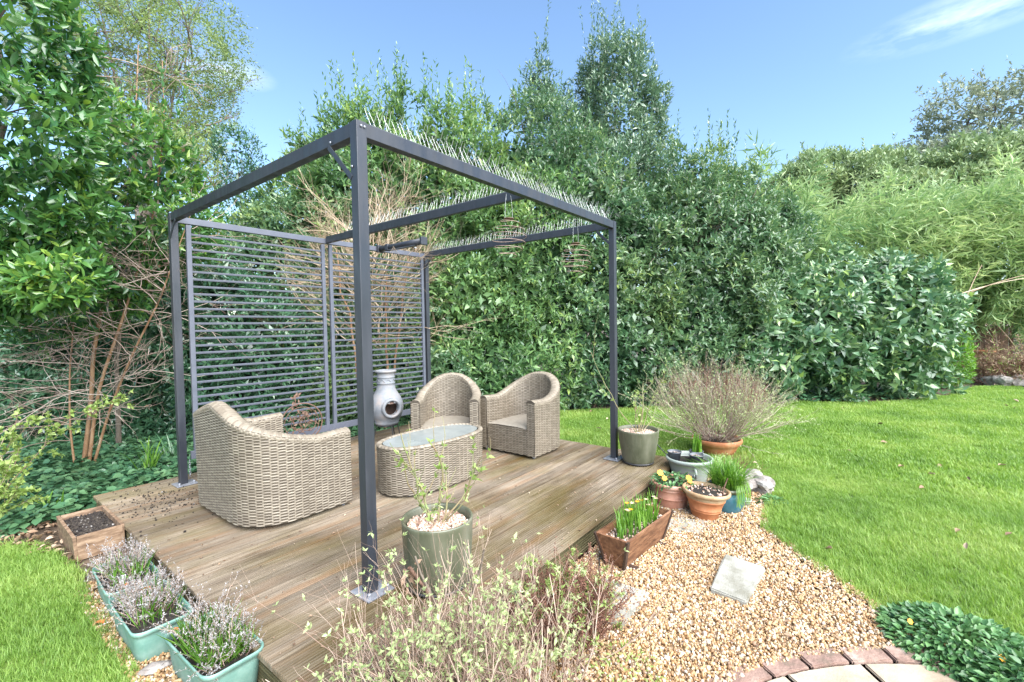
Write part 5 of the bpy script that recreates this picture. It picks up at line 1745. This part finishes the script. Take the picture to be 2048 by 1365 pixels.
for (x, y, z, dx, dy, dz) in ((11.6, -3.3, .9, .7, -.5, 1.5), (10.9, -3.0, 1.6, 1.6, -1.9, .5), (11.0, -3.0, 1.5, 1.2, -1.8, .7)):
    tt = np.linspace(0, 1, 10)[:, None]
    canes.append((np.array([x, y, z]) + tt * np.array([dx, dy, dz]) + tt * (1 - tt) * np.array([0, 0, .5]), np.linspace(.012, .005, 10)))
wood(t, canes, M['twig_tan'], 'canes', 6)

# --- far trees
t = plant('oak_tree', (21, -.7, G), 'distant rounded evergreen tree beyond the left end of the bamboo', 'tree')
trunks(t, FAR_OAK, 21, -.7, .25, M['bark_grey'], 12, 3)
foliage(t, FAR_OAK, 5500, M['leaf_far'], .22, .08, nl=8, ln=.4, seed=13, flat=True, lump=.22, inner=.4, spires=8)
t = plant('ash_tree', (28, -6.5, G), 'tall grey green tree with thin outer twigs at the far right', 'tree')
trunks(t, FAR_GREY, 28, -6.5, .3, M['bark_grey'], 13, 4)
foliage(t, FAR_GREY, 3600, M['leaf_grey'], .20, .08, nl=8, ln=.5, seed=14, flat=True, lump=.4, inner=.15, spires=10, dirs=(.8, .3, .7))
r = np.random.default_rng(77)
out, tips = [], []
for k in range(16):
    grow(r, (26.6 + r.normal(0, .8), -4.4 + r.normal(0, .8), 6.3 + r.random() * 1.4), (-.45, .75, .18 + r.random() * .5), 2.1, .02, 2, out, tips, wig=.2, nchild=(2, 4), spread=.5, seg=6, shrink=.5)
wood(t, out, M['bark_grey'], 'outer_twigs', 4)
A = leaves_on(out, r, 2.6, .16, .08, tmin=.4)
wleaves(t, A, M['leaf_grey'], 'outer_leaves', flat=True)
t = plant('broad_tree', (20.8, -5, G), 'blue green leafy tree between the bamboo and the tall grey green tree', 'tree')
trunks(t, FAR_MID, 20.8, -5, .2, M['bark_grey'], 14, 3)
foliage(t, FAR_MID, 5000, M['leaf_far'], .22, .085, nl=8, ln=.4, seed=15, flat=True, lump=.22, inner=.4, up=-.1)

# --- light airy tree at the upper left
t = plant('willow_tree', (1.4, 9.9, G), 'airy light green tree against the sky behind the bay tree', 'tree')
r = np.random.default_rng(41)
trunks(t, WILLOW, 1.4, 9.9, .14, M['bark_grey'], 15, 6)
foliage(t, WILLOW, 6500, M['leaf_willow'], .075, .026, nl=9, ln=.40, ang=.9, seed=16, flat=True, dirs=(.6, .2, .7), lump=.45, inner=0, up=-.1, cull=-1)
out, tips = [], []
for b in WILLOW:
    for k in range(9):
        grow(r, np.array(b[:3]) + r.normal(0, .25, 3) - [0, 0, .3], r.normal(0, .8, 3) + [0, 0, .6], b[5] * 1.0, .016, 2, out, tips, wig=.16, nchild=(3, 5), spread=.55, seg=6, shrink=.55)
wood(t, out, M['bark_grey'], 'twigs', 4)
for (x, y, z, dx, dy, dz) in ((1.9, 6.0, 3.3, .7, -.3, .75), (2.0, 6.4, 3.4, .9, -.45, .75)):
    pass

# --- bare shrub with orange stems left of the deck
t = plant('bare_shrub', (-.32, 4.52, G), 'leafless shrub with orange brown stems and arching reddish twigs', 'shrub')
r = np.random.default_rng(5)
stems = {
    'A': [(-0.32, 4.55, -0.16), (-0.24, 4.48, 0.58), (-0.22, 4.47, 1.0), (-0.13, 4.4, 1.62), (-0.01, 4.26, 2.25), (0.09, 4.17, 2.76), (0.12, 4.15, 3.18), (0.16, 4.14, 3.7), (0.19, 4.12, 4.27)],
    'B': [(-0.3, 4.44, -0.16), (-0.21, 4.36, 0.69), (-0.04, 4.18, 1.36), (0.09, 4.05, 1.92), (0.22, 3.91, 2.54), (0.31, 3.83, 3.41), (0.32, 3.86, 4.08)],
    'C': [(-0.38, 4.54, -0.16), (-0.4, 4.58, 0.34), (-0.38, 4.59, 0.9), (-0.33, 4.56, 1.42), (-.36, 4.5, 2.1)],
    'D': [(-0.27, 4.44, -0.16), (-0.15, 4.21, 0.5), (0.01, 3.95, 1.1), (0.19, 3.76, 1.6), (0.27, 3.64, 1.95), (.42, 3.5, 2.5)]}
tw = []
for k_, (nm, P) in enumerate(stems.items()):
    P = np.array(P)
    tt = np.linspace(0, len(P) - 1, len(P) * 5)
    Q = np.stack([np.interp(tt, np.arange(len(P)), P[:, j]) for j in range(3)], 1)
    for _ in range(3): Q[1:-1] = (Q[:-2] + Q[1:-1] * 2 + Q[2:]) / 4
    r0 = {'A': .023, 'B': .018, 'C': .011, 'D': .014}[nm]
    wood(t, [(Q, np.linspace(r0, .004, len(Q)))], M['bark_orange'], 'stem', 8, None)
    for i in range(46 if nm in 'AB' else 30):
        j = r.integers(4, len(Q) - 2)
        s_ = r.choice([-1, 1], p=[.5, .5])
        d = LAT * s_ * r.uniform(.5, 1.1) - DEP * r.uniform(-.3, .8) + np.array([0, 0, r.uniform(-.1, .55)])
        L_ = r.uniform(.45, 1.05) * (1.15 if Q[j, 2] < 2 else .8)
        out, tips = [], []
        grow(r, Q[j], d, L_, .0044, 2, out, tips, wig=.20, upw=-.015 if s_ < 0 else .0, nchild=(2, 4), spread=.6, seg=8, shrink=.48, rshrink=.62)
        tw += out
wood(t, tw, M['twig'], 'twigs', 4)
A = leaves_on(tw[::9], r, .5, .05, .03)
wleaves(t, A, M['leaf_dry'], 'last_leaves')

# --- tan twiggy shrub behind the right screen
t = plant('bare_shrub', (2.42, 3.25, G), 'dense tangle of tan leafless twigs on pale trunks behind the screens', 'shrub')
r = np.random.default_rng(6)
for (x0, y0, q) in ((2.40, 3.12, (2.50, 3.10, 2.0)), (2.55, 3.3, (2.85, 3.1, 2.3)), (2.3, 3.4, (2.05, 3.55, 2.3)), (2.45, 3.45, (2.4, 3.6, 2.4))):
    tt = np.linspace(0, 1, 10)[:, None]
    P = np.array([x0, y0, G]) * (1 - tt) + np.array(q) * tt + np.sin(tt * 5) * np.array([.03, .02, 0])
    P[1:-1] += r.normal(0, .02, (8, 3))
    wood(t, [(P, np.linspace(.022, .008, 10))], M['bark_orange'], 'trunk', 8, None)
tw = []
for k in range(120):
    c = np.array([2.45, 3.4, r.uniform(1.0, 2.5)]) + r.normal(0, .17, 3) * [1, 1, 0]
    d = LAT * r.normal(0, .8) + DEP * r.normal(0, .35) + np.array([0, 0, r.uniform(.1, 1.3)])
    grow(r, c, d, r.uniform(.5, 1.15), .0065, 2, tw, [], wig=.15, upw=.03, nchild=(3, 5), spread=.6, seg=7, shrink=.55, rshrink=.62)
wood(t, tw, M['twig_tan'], 'twigs', 4)

# --- lime leaved shrub at the left edge
t = plant('lime_shrub', (-1.05, 2.95, G), 'small shrub with lime yellow leaves at the left edge', 'shrub')
r = np.random.default_rng(9)
out, tips = [], []
for k in range(26):
    d = LAT * r.uniform(-.8, .45) - DEP * r.uniform(-.2, .3) + np.array([0, 0, r.uniform(.5, 1.2)])
    grow(r, np.array([-1.15, 3.0, G]) + r.normal(0, .08, 3) * [1, 1, 0], d, r.uniform(.5, 1.05), .004, 2, out, tips, wig=.12, upw=.0, nchild=(2, 4), spread=.6, seg=7, shrink=.4)
wood(t, out, M['twig_dry'], 'stems', 4)
A = leaves_on(out, r, 40, .036, .022, tmin=.3, cluster=3)
wleaves(t, A, M['leaf_lime'])

# ------------------------------------------------------------------ ivy and litter on the left
IVY = [(-2.2, 3.4), (-1.5, 3.15), (-1.0, 2.95), (-.62, 2.98), (-.55, 3.0), (1.2, 3.0), (2.2, 3.05), (3.1, 3.0), (3.4, 3.4), (2.6, 4.4), (1.0, 5.8), (-.5, 7.0), (-3.0, 6.5)]
IV = []
for k in range(5):
    r = np.random.default_rng(50 + k)
    n = 22
    a = r.random(n) * 6.28; rr = .13 * np.sqrt(r.random(n))
    P = np.c_[rr * np.cos(a), rr * np.sin(a), r.uniform(.02, .10, n)]
    D = np.c_[np.cos(a + r.normal(0, 1, n)), np.sin(a + r.normal(0, 1, n)), r.uniform(-.5, .25, n)]
    V, F, rn = leaf_geo(P, D, np.c_[r.normal(0, .35, (n, 2)), np.ones(n)], r.uniform(.035, .065, n), r.uniform(.038, .062, n), r.random(n), True, fold=.08, droop=.1)
    IV.append(mesh_np('ivy_sprig', V, F, M['leaf_ivy'], False, rn))
q = pebble_points(IVY, 9000, 21)
v_ = q - CAMN[:2]
q = q[(v_ @ CFN[:2] > 1) & (np.abs(v_ @ CRN[:2]) < (v_ @ CFN[:2]) * 1.3 + .5)]
scatter('ivy', np.c_[q, np.full(len(q), G)], np.c_[rng.normal(0, .15, (len(q), 2)), rng.random(len(q)) * 6.28], rng.uniform(.7, 1.35, len(q)), IV,
        label='dark ivy carpeting the ground behind and left of the deck', cat='ivy')
LIT = []
for k in range(5):
    V, F, rn = leaf_geo([(0, 0, 0)], [(1, 0, .1)], [(0, 0, 1)], .06, .034, np.array([.5]), True, fold=.2 + .08 * k, droop=.25 - .1 * k)
    LIT.append(mesh_np('litter_leaf', V, F, None, False, rn))
litm = leaf_mat('leaf_litter', [(0.07, 0.045, 0.03), (0.20, 0.12, 0.07), (0.33, 0.22, 0.14), (0.45, 0.36, 0.27)], rough=.7, trans=.1, mixbig=.1, inst=True)
for m_ in LIT: m_.materials.append(litm)
LITP = [(-2.6, 3.6), (-1.6, 3.05), (-1.02, 2.6), (-.83, 2.2), (-.78, 1.9), (-.70, 2.0), (-.76, 2.6), (-.52, 2.95), (-.5, 3.2), (-.8, 3.5), (-1.6, 4.0), (-2.6, 4.5)]
q = pebble_points(LITP, 3600, 22)
scatter('leaf_litter', np.c_[q, G + .004 + rng.random(len(q)) * .03], np.c_[rng.normal(0, .35, (len(q), 2)), rng.random(len(q)) * 6.28], rng.uniform(.5, 1.1, len(q)), LIT,
        label='brown fallen leaves on the bare earth left of the wooden box', cat='fallen leaves')
# litter under the hedge line, leaves scattered on lawn and gravel
HLINE = [(3.2, 2.9), (4.4, 2.6), (5.3, 2.15), (6.6, .95), (7.9, -.7), (8.7, -1.8), (10.3, -2.9), (10.5, -2.6), (9.0, -1.2), (7.2, 1.2), (5.6, 2.7), (4.0, 3.5), (3.2, 3.4)]
q = pebble_points(HLINE, 3600, 23)
scatter('leaf_litter', np.c_[q, G + .004 + rng.random(len(q)) * .03], np.c_[rng.normal(0, .35, (len(q), 2)), rng.random(len(q)) * 6.28], rng.uniform(.8, 1.5, len(q)), LIT,
        label='brown leaf litter along the foot of the hedge', cat='fallen leaves')
q = pebble_points(HLINE, 1500, 24)
scatter('ground_cover', np.c_[q, np.full(len(q), G)], np.c_[rng.normal(0, .2, (len(q), 2)), rng.random(len(q)) * 6.28], rng.uniform(.8, 1.5, len(q)), IV,
        label='low ivy growing along the foot of the hedge', cat='ivy')
q = pebble_points(LAWN_R, 900, 25)
q = q[(np.hypot(q[:, 0] - CAMN[0], q[:, 1] - CAMN[1]) < 12)][:90]
scatter('lawn_leaves', np.c_[q, np.full(len(q), G + .045)], np.c_[rng.normal(0, .3, (len(q), 2)), rng.random(len(q)) * 6.28], rng.uniform(.6, 1.3, len(q)), LIT,
        label='a few pale dead leaves scattered over the large lawn', cat='fallen leaves')
q = pebble_points(GRAVEL, 900, 26)
scatter('gravel_debris', np.c_[q, np.full(len(q), G + .024)], np.c_[rng.normal(0, .3, (len(q), 2)), rng.random(len(q)) * 6.28], rng.uniform(.15, .6, len(q)), LIT,
        label='small brown leaf scraps lying on the gravel', cat='fallen leaves')
# crumbs and scraps on the deck
n = 900
P = np.c_[rng.uniform(DX0, DX1, n), rng.uniform(DY0, DY1, n), np.full(n, .003)]
scatter('deck_scraps', P, np.c_[rng.normal(0, .2, (n, 2)), rng.random(n) * 6.28], rng.uniform(.08, .34, n), LIT, label='tiny leaf scraps and petals littering the deck boards', cat='debris')
n = 800
P = np.c_[rng.normal(-.22, .15, n), rng.normal(2.30, .26, n), np.full(n, .004)]
P = P[(P[:, 0] > DX0 + .01)]
scatter('spilt_compost', P, rng.random((len(P), 3)) * 6, rng.uniform(.0015, .008, len(P)) * (rng.random(len(P)) ** 1.2), SOILCRUMB, label='dark compost crumbs spilt on the deck beside the wooden box', cat='soil')

# ------------------------------------------------------------------ strap leaved clumps
def strap(loc, n, h, label, seed, mat=M['leaf_bright'], w=.018, group=None, name='strap_leaf_plant', lean=.5):
    t = empty(name, loc)
    tag(t, label, 'plant', group)
    r = np.random.default_rng(seed)
    V, F, rn = [], [], []
    for k in range(n):
        a = r.random() * 6.28; L_ = h * r.uniform(.6, 1.15); ln_ = lean * r.uniform(.3, 1.3)
        x0, y0 = r.normal(0, .03, 2)
        m0 = len(V)
        sg = 7
        for i in range(sg + 1):
            e = i / sg
            d = L_ * (e * ln_ * .35 + e ** 2.2 * ln_ * .75); zz = L_ * (e - .42 * ln_ * e ** 2.6)
            ww = w / 2 * (1 - e ** 3) + .0008
            cx, cy = x0 + math.cos(a) * d, y0 + math.sin(a) * d
            V += [(cx - math.sin(a) * ww, cy + math.cos(a) * ww, zz), (cx + math.sin(a) * ww, cy - math.cos(a) * ww, zz)]
        for i in range(sg): F.append((m0 + 2 * i, m0 + 2 * i + 1, m0 + 2 * i + 3, m0 + 2 * i + 2)); rn.append(r.random())
    o = link('leaf_blades', mesh_np('leaf_blades', V, F, mat, True, rn), t)
    o['kind'] = 'stuff'
    return t


strap((.02, 3.62, G), 22, .42, 'light green strap leaved clump behind the back left post', 1, group='strap leaved clumps')
strap((.30, 3.95, G), 18, .40, 'darker strap leaved clump just right of the back left post', 2, M['leaf_ivy'], group='strap leaved clumps')
strap((-.72, 3.12, G), 10, .22, 'small strap leaved tuft growing through the ivy', 3, group='strap leaved clumps')
strap((5.85, 2.2, G), 40, .75, 'tall strap leaved clump under the hedge, nearer the right post', 4, w=.025, group='strap leaved clumps')
strap((5.35, 2.55, G), 30, .60, 'lower strap leaved clump under the hedge, nearer the tub chair', 5, w=.025, group='strap leaved clumps')
strap((6.6, 1.45, G), 26, .55, 'strap leaved clump under the hedge behind the green pot', 6, w=.025, group='strap leaved clumps')

# ------------------------------------------------------------------ plants in the pots
def shoots_clump(name, loc, n, h, rad, mat, label, cat, seed, w=.008, lean=.25):
    t = empty(name, loc); tag(t, label, cat)
    r = np.random.default_rng(seed)
    V, F, rn = [], [], []
    for k in range(n):
        a = r.random() * 6.28; q_ = math.sqrt(r.random())
        x0, y0 = rad[0] * q_ * math.cos(a), rad[1] * q_ * math.sin(a)
        a2 = r.random() * 6.28; L_ = h * r.uniform(.55, 1.15); ln_ = lean * r.uniform(.2, 1.6)
        m0 = len(V); sg = 5
        for i in range(sg + 1):
            e = i / sg
            d = L_ * e ** 1.8 * ln_; zz = L_ * (e - .3 * ln_ * e ** 2)
            ww = w / 2 * (1 - e ** 4) + .0006
            cx, cy = x0 + math.cos(a2) * d, y0 + math.sin(a2) * d
            V += [(cx - math.sin(a2) * ww, cy + math.cos(a2) * ww, zz), (cx + math.sin(a2) * ww, cy - math.cos(a2) * ww, zz)]
        for i in range(sg): F.append((m0 + 2 * i, m0 + 2 * i + 1, m0 + 2 * i + 3, m0 + 2 * i + 2)); rn.append(r.random())
    o = link('shoots', mesh_np('shoots', V, F, mat, True, rn), t); o['kind'] = 'stuff'
    return t


bt = shoots_clump('bulb_plants', (1.43, -.77, G + .165), 190, .17, (.24, .075), M['leaf_bright'], 'bulb shoots with faded flowers filling the wooden trough', 'bulbs', 1, .007)
bt.rotation_euler = (0, 0, R(-5))
r = np.random.default_rng(3)
for k in range(13):
    n = 6
    P = np.tile([[r.uniform(-.2, .2), r.uniform(-.07, .07), r.uniform(.11, .17)]], (n, 1))
    a = np.arange(n) * 2 * PI / n
    D = np.c_[np.cos(a), np.sin(a), np.full(n, .5)]
    V, F, rr = leaf_geo(P, D, np.tile([[0, 0, 1.]], (n, 1)), .018, .010, r.random(n))
    link('flower', mesh_np('flower', V, F, M['petal_pale'] if k % 4 else M['petal'], False, rr), bt)
nl_ = empty('plant_label', (1.30, -.80, G + .165)); tag(nl_, 'pale plant label standing in the wooden trough', 'label')
box('label_tag', (0, 0, .03), (.02, .0015, .055), M['label'], nl_, .0005, rot=(.2, 0, .5))
shoots_clump('hyacinth_shoots', (2.92, -.70, G + .26), 34, .19, (.045, .045), M['leaf_bright'], 'upright green bulb leaves in the middle nursery pot', 'bulbs', 2, .018, .15)
bg_ = shoots_clump('trailing_grass', (2.43, -1.06, G + .17), 420, .24, (.10, .10), M['leaf_bright'], 'bright trailing grass spilling over the blue pot', 'grass plant', 4, .006, .75)
r = np.random.default_rng(12)
V, F, rn = [], [], []
for k in range(90):
    a = r.uniform(-2.2, .9) - .3; w = .0045
    m0 = len(V)
    L_ = r.uniform(.10, .20)
    for i in range(7):
        e = i / 6
        d = .10 + .06 * min(1, e * 2.2) + .012 * r.random(); zz = .02 + .05 * math.sin(min(1, e * 2) * PI * .9) - L_ * max(0, e - .35)
        cx, cy = math.cos(a) * d, math.sin(a) * d
        V += [(cx - math.sin(a) * w / 2, cy + math.cos(a) * w / 2, zz), (cx + math.sin(a) * w / 2, cy - math.cos(a) * w / 2, zz)]
    for i in range(6): F.append((m0 + 2 * i, m0 + 2 * i + 1, m0 + 2 * i + 3, m0 + 2 * i + 2)); rn.append(.5 + .5 * r.random())
o = link('trailing_blades', mesh_np('trailing_blades', V, F, M['leaf_bright'], True, rn), bg_); o['kind'] = 'stuff'


def pansy(loc, label, seed, rad, flowers, mat=M['leaf_rosette'], n=260, L=.042, h=.07, name='pansies', cat='flowers', W=.5):
    t = empty(name, loc); tag(t, label, cat)
    r = np.random.default_rng(seed)
    a = r.random(n) * 6.28; q_ = np.sqrt(r.random(n)) * rad
    P = np.c_[q_ * np.cos(a), q_ * np.sin(a), h * (1 - (q_ / rad) ** 2 * .75) * r.uniform(.3, 1.15, n)]
    D = np.c_[np.cos(a) * (.4 + q_ / rad), np.sin(a) * (.4 + q_ / rad), r.normal(.15, .45, n)] + r.normal(0, .4, (n, 3))
    s = r.uniform(.6, 1.2, n)
    V, F, rr = leaf_geo(P, D, np.c_[r.normal(0, .4, (n, 2)), np.ones(n)], L * s, L * W * s, r.random(n), True, droop=.2)
    o = link('leaves', mesh_np('leaves', V, F, mat, False, rr), t); o['kind'] = 'stuff'
    for (x, y, z, s_) in flowers:
        k = 7
        a = np.arange(k) * 2 * PI / k
        face = unit(np.array([-.6, -.55, .55]))
        A_ = unit(np.cross(face, [0, 0, 1.])); B_ = np.cross(A_, face)
        D = np.cos(a)[:, None] * A_ + np.sin(a)[:, None] * B_ + face * .15
        V, F, rr = leaf_geo(np.tile([[x, y, z]], (k, 1)), D, np.tile(face, (k, 1)), s_, s_ * .95, r.random(k), True, fold=-.05)
        link('flower', mesh_np('flower', V, F, M['petal'], False, rr), t)
    return t


pansy((2.274, -.702, G + .178), 'orange pansies with leafy stems in the pale terracotta pot', 1, .155, [(-.10, .06, .10, .026), (-.12, .02, .07, .022), (.02, -.12, .06, .026), (-.02, -.14, .045, .02)])
pansy((1.43, -2.23, G), 'low green rosette plant with yellow flowers where path meets lawn', 2, .27,
      [(-.05, .17, .08, .013), (-.14, -.10, .085, .014)], n=2400, L=.034, h=.09, name='rosette_plant', cat='plant', W=.6)
pansy((1.25, -2.42, G), 'low green rosette plant at the bottom right corner', 5, .22, [], n=1600, L=.034, h=.10, name='rosette_plant', cat='plant', W=.6)
pansy((2.75, -1.32, G), 'small tuft of green ground plant beside the pale rocks', 6, .10, [], n=160, L=.04, h=.05, name='ground_plant', cat='plant')
pansy((3.02, -.90, G + .02), 'sprawling grey green herb behind the blue pot', 7, .19, [], mat=M['leaf_pale'], n=900, L=.022, h=.22, name='herb_plant', cat='plant')
tt_ = plant('dead_herb', (3.22, -.98, G), 'dead brown twiggy herb beside the pale rocks', 'plant')
out = []
r = np.random.default_rng(61)
for k in range(60):
    grow(r, np.array([3.22, -.98, G]) + r.normal(0, .05, 3) * [1, 1, 0], (r.normal(0, .7), r.normal(0, .7), 1), .22, .002, 1, out, [], seg=5, nchild=(2, 4))
wood(tt_, out, M['twig_red'], 'stems', 3)
stick = plant('stick', (2.21, -1.02, G + .19), 'dark stick stuck in the orange terracotta pot', 'stick')
tubes('stick_stem', [(np.array([(.01, -.06, -.02), (.02, -.07, .05), (.04, -.09, .115)]), np.array([.006, .005, .004]))], M['rust'], stick, 6)
chips('stones', tc2, .13, .19, 60, 9, .004, .012, pinks)

# big twiggy shrub in the terracotta bowl
t = plant('twiggy_shrub', (3.96, -.62, G + .165), 'large round twiggy shrub with tiny yellow green leaves in the terracotta bowl', 'shrub')
r = np.random.default_rng(15)
out = []
c0 = np.array([3.96, -.62, G + .165])
for k in range(200):
    a = r.random() * 6.28; rr = .15 * math.sqrt(r.random())
    el = r.uniform(.25, 1.25)
    d = np.array([math.cos(a) * math.cos(el), math.sin(a) * math.cos(el), math.sin(el)]) + LAT * r.uniform(-.15, .3)
    grow(r, c0 + [rr * math.cos(a), rr * math.sin(a), 0], d, r.uniform(.55, .86), .0040, 2, out, [], wig=.12, upw=.055, nchild=(3, 5), spread=.45, seg=7, shrink=.42, rshrink=.6)
wood(t, out, M['twig'], 'stems', 3)
A = leaves_on(out, r, 24, .017, .009, tmin=.35, out=1.1)
low = (A[0][:, 2] < .55) | (r.random(len(A[0])) < .45)
A = tuple(a[low] for a in A)
wleaves(t, A, M['leaf_pale'])
tl = []
for k in range(240):
    a = r.random() * 6.28; rr = .50 * math.sqrt(r.random())
    p0 = c0 + np.array([rr * math.cos(a), rr * math.sin(a), .60 - rr * rr * .8 + r.normal(0, .04)])
    tl.append((np.array([p0, p0 + [r.normal(0, .02), r.normal(0, .02), .10], p0 + [r.normal(0, .03), r.normal(0, .03), r.uniform(.14, .26)]]), np.array([.0022, .002, .0012])))
wood(t, tl, M['twig_red'], 'seed_spikes', 3)

# pale green twiggy shrub in the near corner, in front of the deck
t = plant('twiggy_shrub', (.0, -.95, G), 'twiggy shrub with small pale new leaves in front of the front post', 'shrub')
r = np.random.default_rng(16)
out, tips = [], []
for k in range(200):
    b0 = np.array([-.12 + r.normal(0, .20), -.92 + r.normal(0, .10), G])
    side = r.normal(-.30, .50)
    d = LAT * side + DEP * r.normal(.05, .28) + np.array([0, 0, 1.0])
    grow(r, b0, d, r.uniform(.22, .44), .0038, 2, out, tips, wig=.10, upw=.03, nchild=(2, 4), spread=.5, seg=6, shrink=.52, rshrink=.6)
wood(t, out, M['twig_dry'], 'stems', 4)
A = leaves_on(out, r, 3.4, .020, .009, tmin=.3, cluster=5, out=1.0)
wleaves(t, A, M['leaf_pale'])
old = []
for (p0, d) in (((.02, -.60, G), (-.12, .02, 1)), ((.03, -.58, G), (.15, .0, 1))):
    grow(r, p0, d, .52, .010, 1, old, [], wig=.12, seg=7, nchild=(1, 2), spread=.5)
wood(t, old, M['bark_grey'], 'old_stems', 6)
# left outer sprays of the same kind of shrub
t = plant('twiggy_shrub', (-.40, -.62, G), 'sparse twiggy shrub with pale leaves over the near corner of the deck', 'shrub')
out = []
for k in range(95):
    b0 = np.array([-.24 + r.normal(0, .13), -.72 + r.normal(0, .07), G])
    d = LAT * r.normal(-.10, .45) + DEP * r.normal(.10, .25) + np.array([0, 0, 1.0])
    grow(r, b0, d, r.uniform(.32, .58), .003, 2, out, [], wig=.10, upw=.03, nchild=(2, 3), spread=.45, seg=6, shrink=.5)
wood(t, out, M['twig_dry'], 'stems', 4)
A = leaves_on(out, r, 3.6, .020, .009, tmin=.35, cluster=5)
wleaves(t, A, M['leaf_pale'])

# a curled dead flower head on a stalk beside the front post
t = plant('dried_flower', (-.03, -.62, G), 'dead brown curled stalk leaning on the foot of the front post', 'plant')
out = [(np.array([(.05, -.56, G), (.01, -.52, .05), (-.06, -.45, .22), (-.10, -.42, .30)]), np.array([.009, .008, .007, .009]))]
wood(t, out, M['rust'], 'stalk', 7, None)
A = (np.tile([[-.09, -.42, .26]], (22, 1)) + r.normal(0, .016, (22, 3)), r.normal(0, 1, (22, 3)) - [0, 0, .6], r.normal(0, 1, (22, 3)), np.full(22, .04), np.full(22, .018), r.random(22))
wleaves(t, A, M['leaf_dry'], 'withered_leaves', fine=True)

# red brown heather clump
t = plant('heather', (.62, -.80, G), 'red brown dry heather clump with lime tips beside the flat stepping stone', 'heather')
r = np.random.default_rng(17)
out = []
for k in range(210):
    a = r.random() * 6.28; q_ = math.sqrt(r.random())
    b0 = np.array([.47 + .15 * q_ * math.cos(a), -.83 + .11 * q_ * math.sin(a), G])
    d = np.array([math.cos(a) * q_ * .9, math.sin(a) * q_ * .7, 1.0])
    grow(r, b0, d, r.uniform(.18, .29), .0026, 1, out, [], wig=.14, upw=.02, nchild=(3, 5), spread=.5, seg=5, shrink=.45)
wood(t, out, M['twig_red'], 'stems', 3)
A = leaves_on(out, r, 150, .011, .005, tmin=.35, out=1.0)
wleaves(t, A, M['heather_bell'], 'dry_bells', flat=True)
sel = out[::9]
A = leaves_on(sel, r, 60, .024, .008, tmin=.6, cluster=3)
wleaves(t, A, M['leaf_lime'], 'lime_tips')
pansy((.42, -.60, G + .10), 'small blue green rosette of leaves behind the heather', 8, .09, [], mat=M['leaf_laurel'], n=130, L=.035, h=.06, name='ground_plant', cat='plant')
pansy((.42, -1.12, G), 'patch of lime green feathery seedlings at the edge of the gravel', 9, .16, [], mat=M['leaf_lime'], n=220, L=.018, h=.08, name='seedlings', cat='plant')

# far bed: brown shrub, fence, pot, log shed
t = plant('brown_shrub', (13.0, -4.25, G), 'brown and orange dying shrub in the far bed behind the rocks', 'shrub')
r = np.random.default_rng(18)
out = []
for k in range(110):
    d = (r.normal(0, .8), r.normal(0, .8), .9)
    grow(r, np.array([13.0, -4.2, G]) + r.normal(0, .2, 3) * [1, 1, 0], d, r.uniform(.5, .95), .006, 1, out, [], wig=.15, seg=6, nchild=(2, 4))
wood(t, out, M['twig_red'], 'stems', 3)
A = leaves_on(out, r, 26, .09, .018, tmin=.2)
wleaves(t, A, M['leaf_dry'], flat=True)
A = leaves_on(out[::3], r, 14, .10, .014, tmin=.3)
wleaves(t, A, M['leaf_lime'], 'yellow_leaves', flat=True)
fe = plant('timber_fence', (15.2, -4.3, G), 'brown timber fence panel low under the bamboo', 'fence')
fa = math.atan2(-4.9 + 3.4, 15.2 - 14.6)
for k in range(9):
    f = k / 8
    x, y = 14.6 + .75 * f - 15.2, -3.4 - 1.25 * f + 4.3
    box('board', (x, y, .62), (.02, .155, 1.24), M['fence'], fe, .003, rot=(0, 0, fa - PI / 2 + rng.normal(0, .02)))
box('post', (15.42 - 15.2, -4.78 + 4.3, .66), (.07, .07, 1.32), M['fence'], fe, .004)
sh = plant('log_store', (15.95, -5.40, G), 'dark horizontal boarded timber shed wall at the far right edge', 'shed')
for k in range(10):
    box('board', (0, 0, .07 + k * .145), (.03, 1.6, .125), M['fence_dark'], sh, .003, rot=(0, 0, .66))
ft = plant('terracotta_pot', (13.2, -4.72, G), 'terracotta pot at the far right beside the dark shed', 'plant pot')
lathe('pot_body', [(0, 0), (.14, 0), (.20, .22), (.23, .23), (.235, .29), (.21, .29), (.19, .2), (0, .2)], M['terracotta'], 32, ft)
ft = plant('terracotta_pot', (13.9, -4.1, G + .55), 'terracotta dish raised among the leaves of the far bed', 'plant pot')
lathe('pot_body', [(0, 0), (.12, 0), (.2, .1), (.22, .1), (.22, .14), (.19, .14), (0, .1)], M['terracotta'], 32, ft)
lathe('pedestal', [(0, -.55), (.13, -.55), (.12, -.5), (.06, -.44), (.05, -.1), (.1, 0), (0, 0)], M['rock'], 24, ft)

# black hose behind the green pot
hp = np.array([(2.83, -.15, .30), (2.86, -.22, .31), (2.90, -.32, .18), (2.95, -.42, .05), (2.99, -.50, .01), (3.05, -.60, G + .02), (3.2, -.75, G + .01)])
tt = np.linspace(0, 6, 40)
hq = np.stack([np.interp(tt, np.arange(7), hp[:, j]) for j in range(3)], 1)
for _ in range(4): hq[1:-1] = (hq[:-2] + hq[1:-1] * 2 + hq[2:]) / 4
V, F, rn = tubes_geo([(hq - hq[0], .0045)], 8)
o = link('watering_tube', mesh_np('watering_tube', V, F, M['iron'], True, rn), None, loc=tuple(hq[0]))
tag(o, 'thin black watering tube arching out of the green pot by the right post', 'tube')
V, F, rn = tubes_geo([(np.array([(0, 0, 0), (.07, .03, .004), (.15, .07, .0)]), .0035)], 8)
o = link('watering_tube', mesh_np('watering_tube', V, F, M['iron'], True, rn), None, loc=(1.02, -.70, G + .022))
tag(o, 'short black watering tube on the gravel at the end of the wooden trough', 'tube')
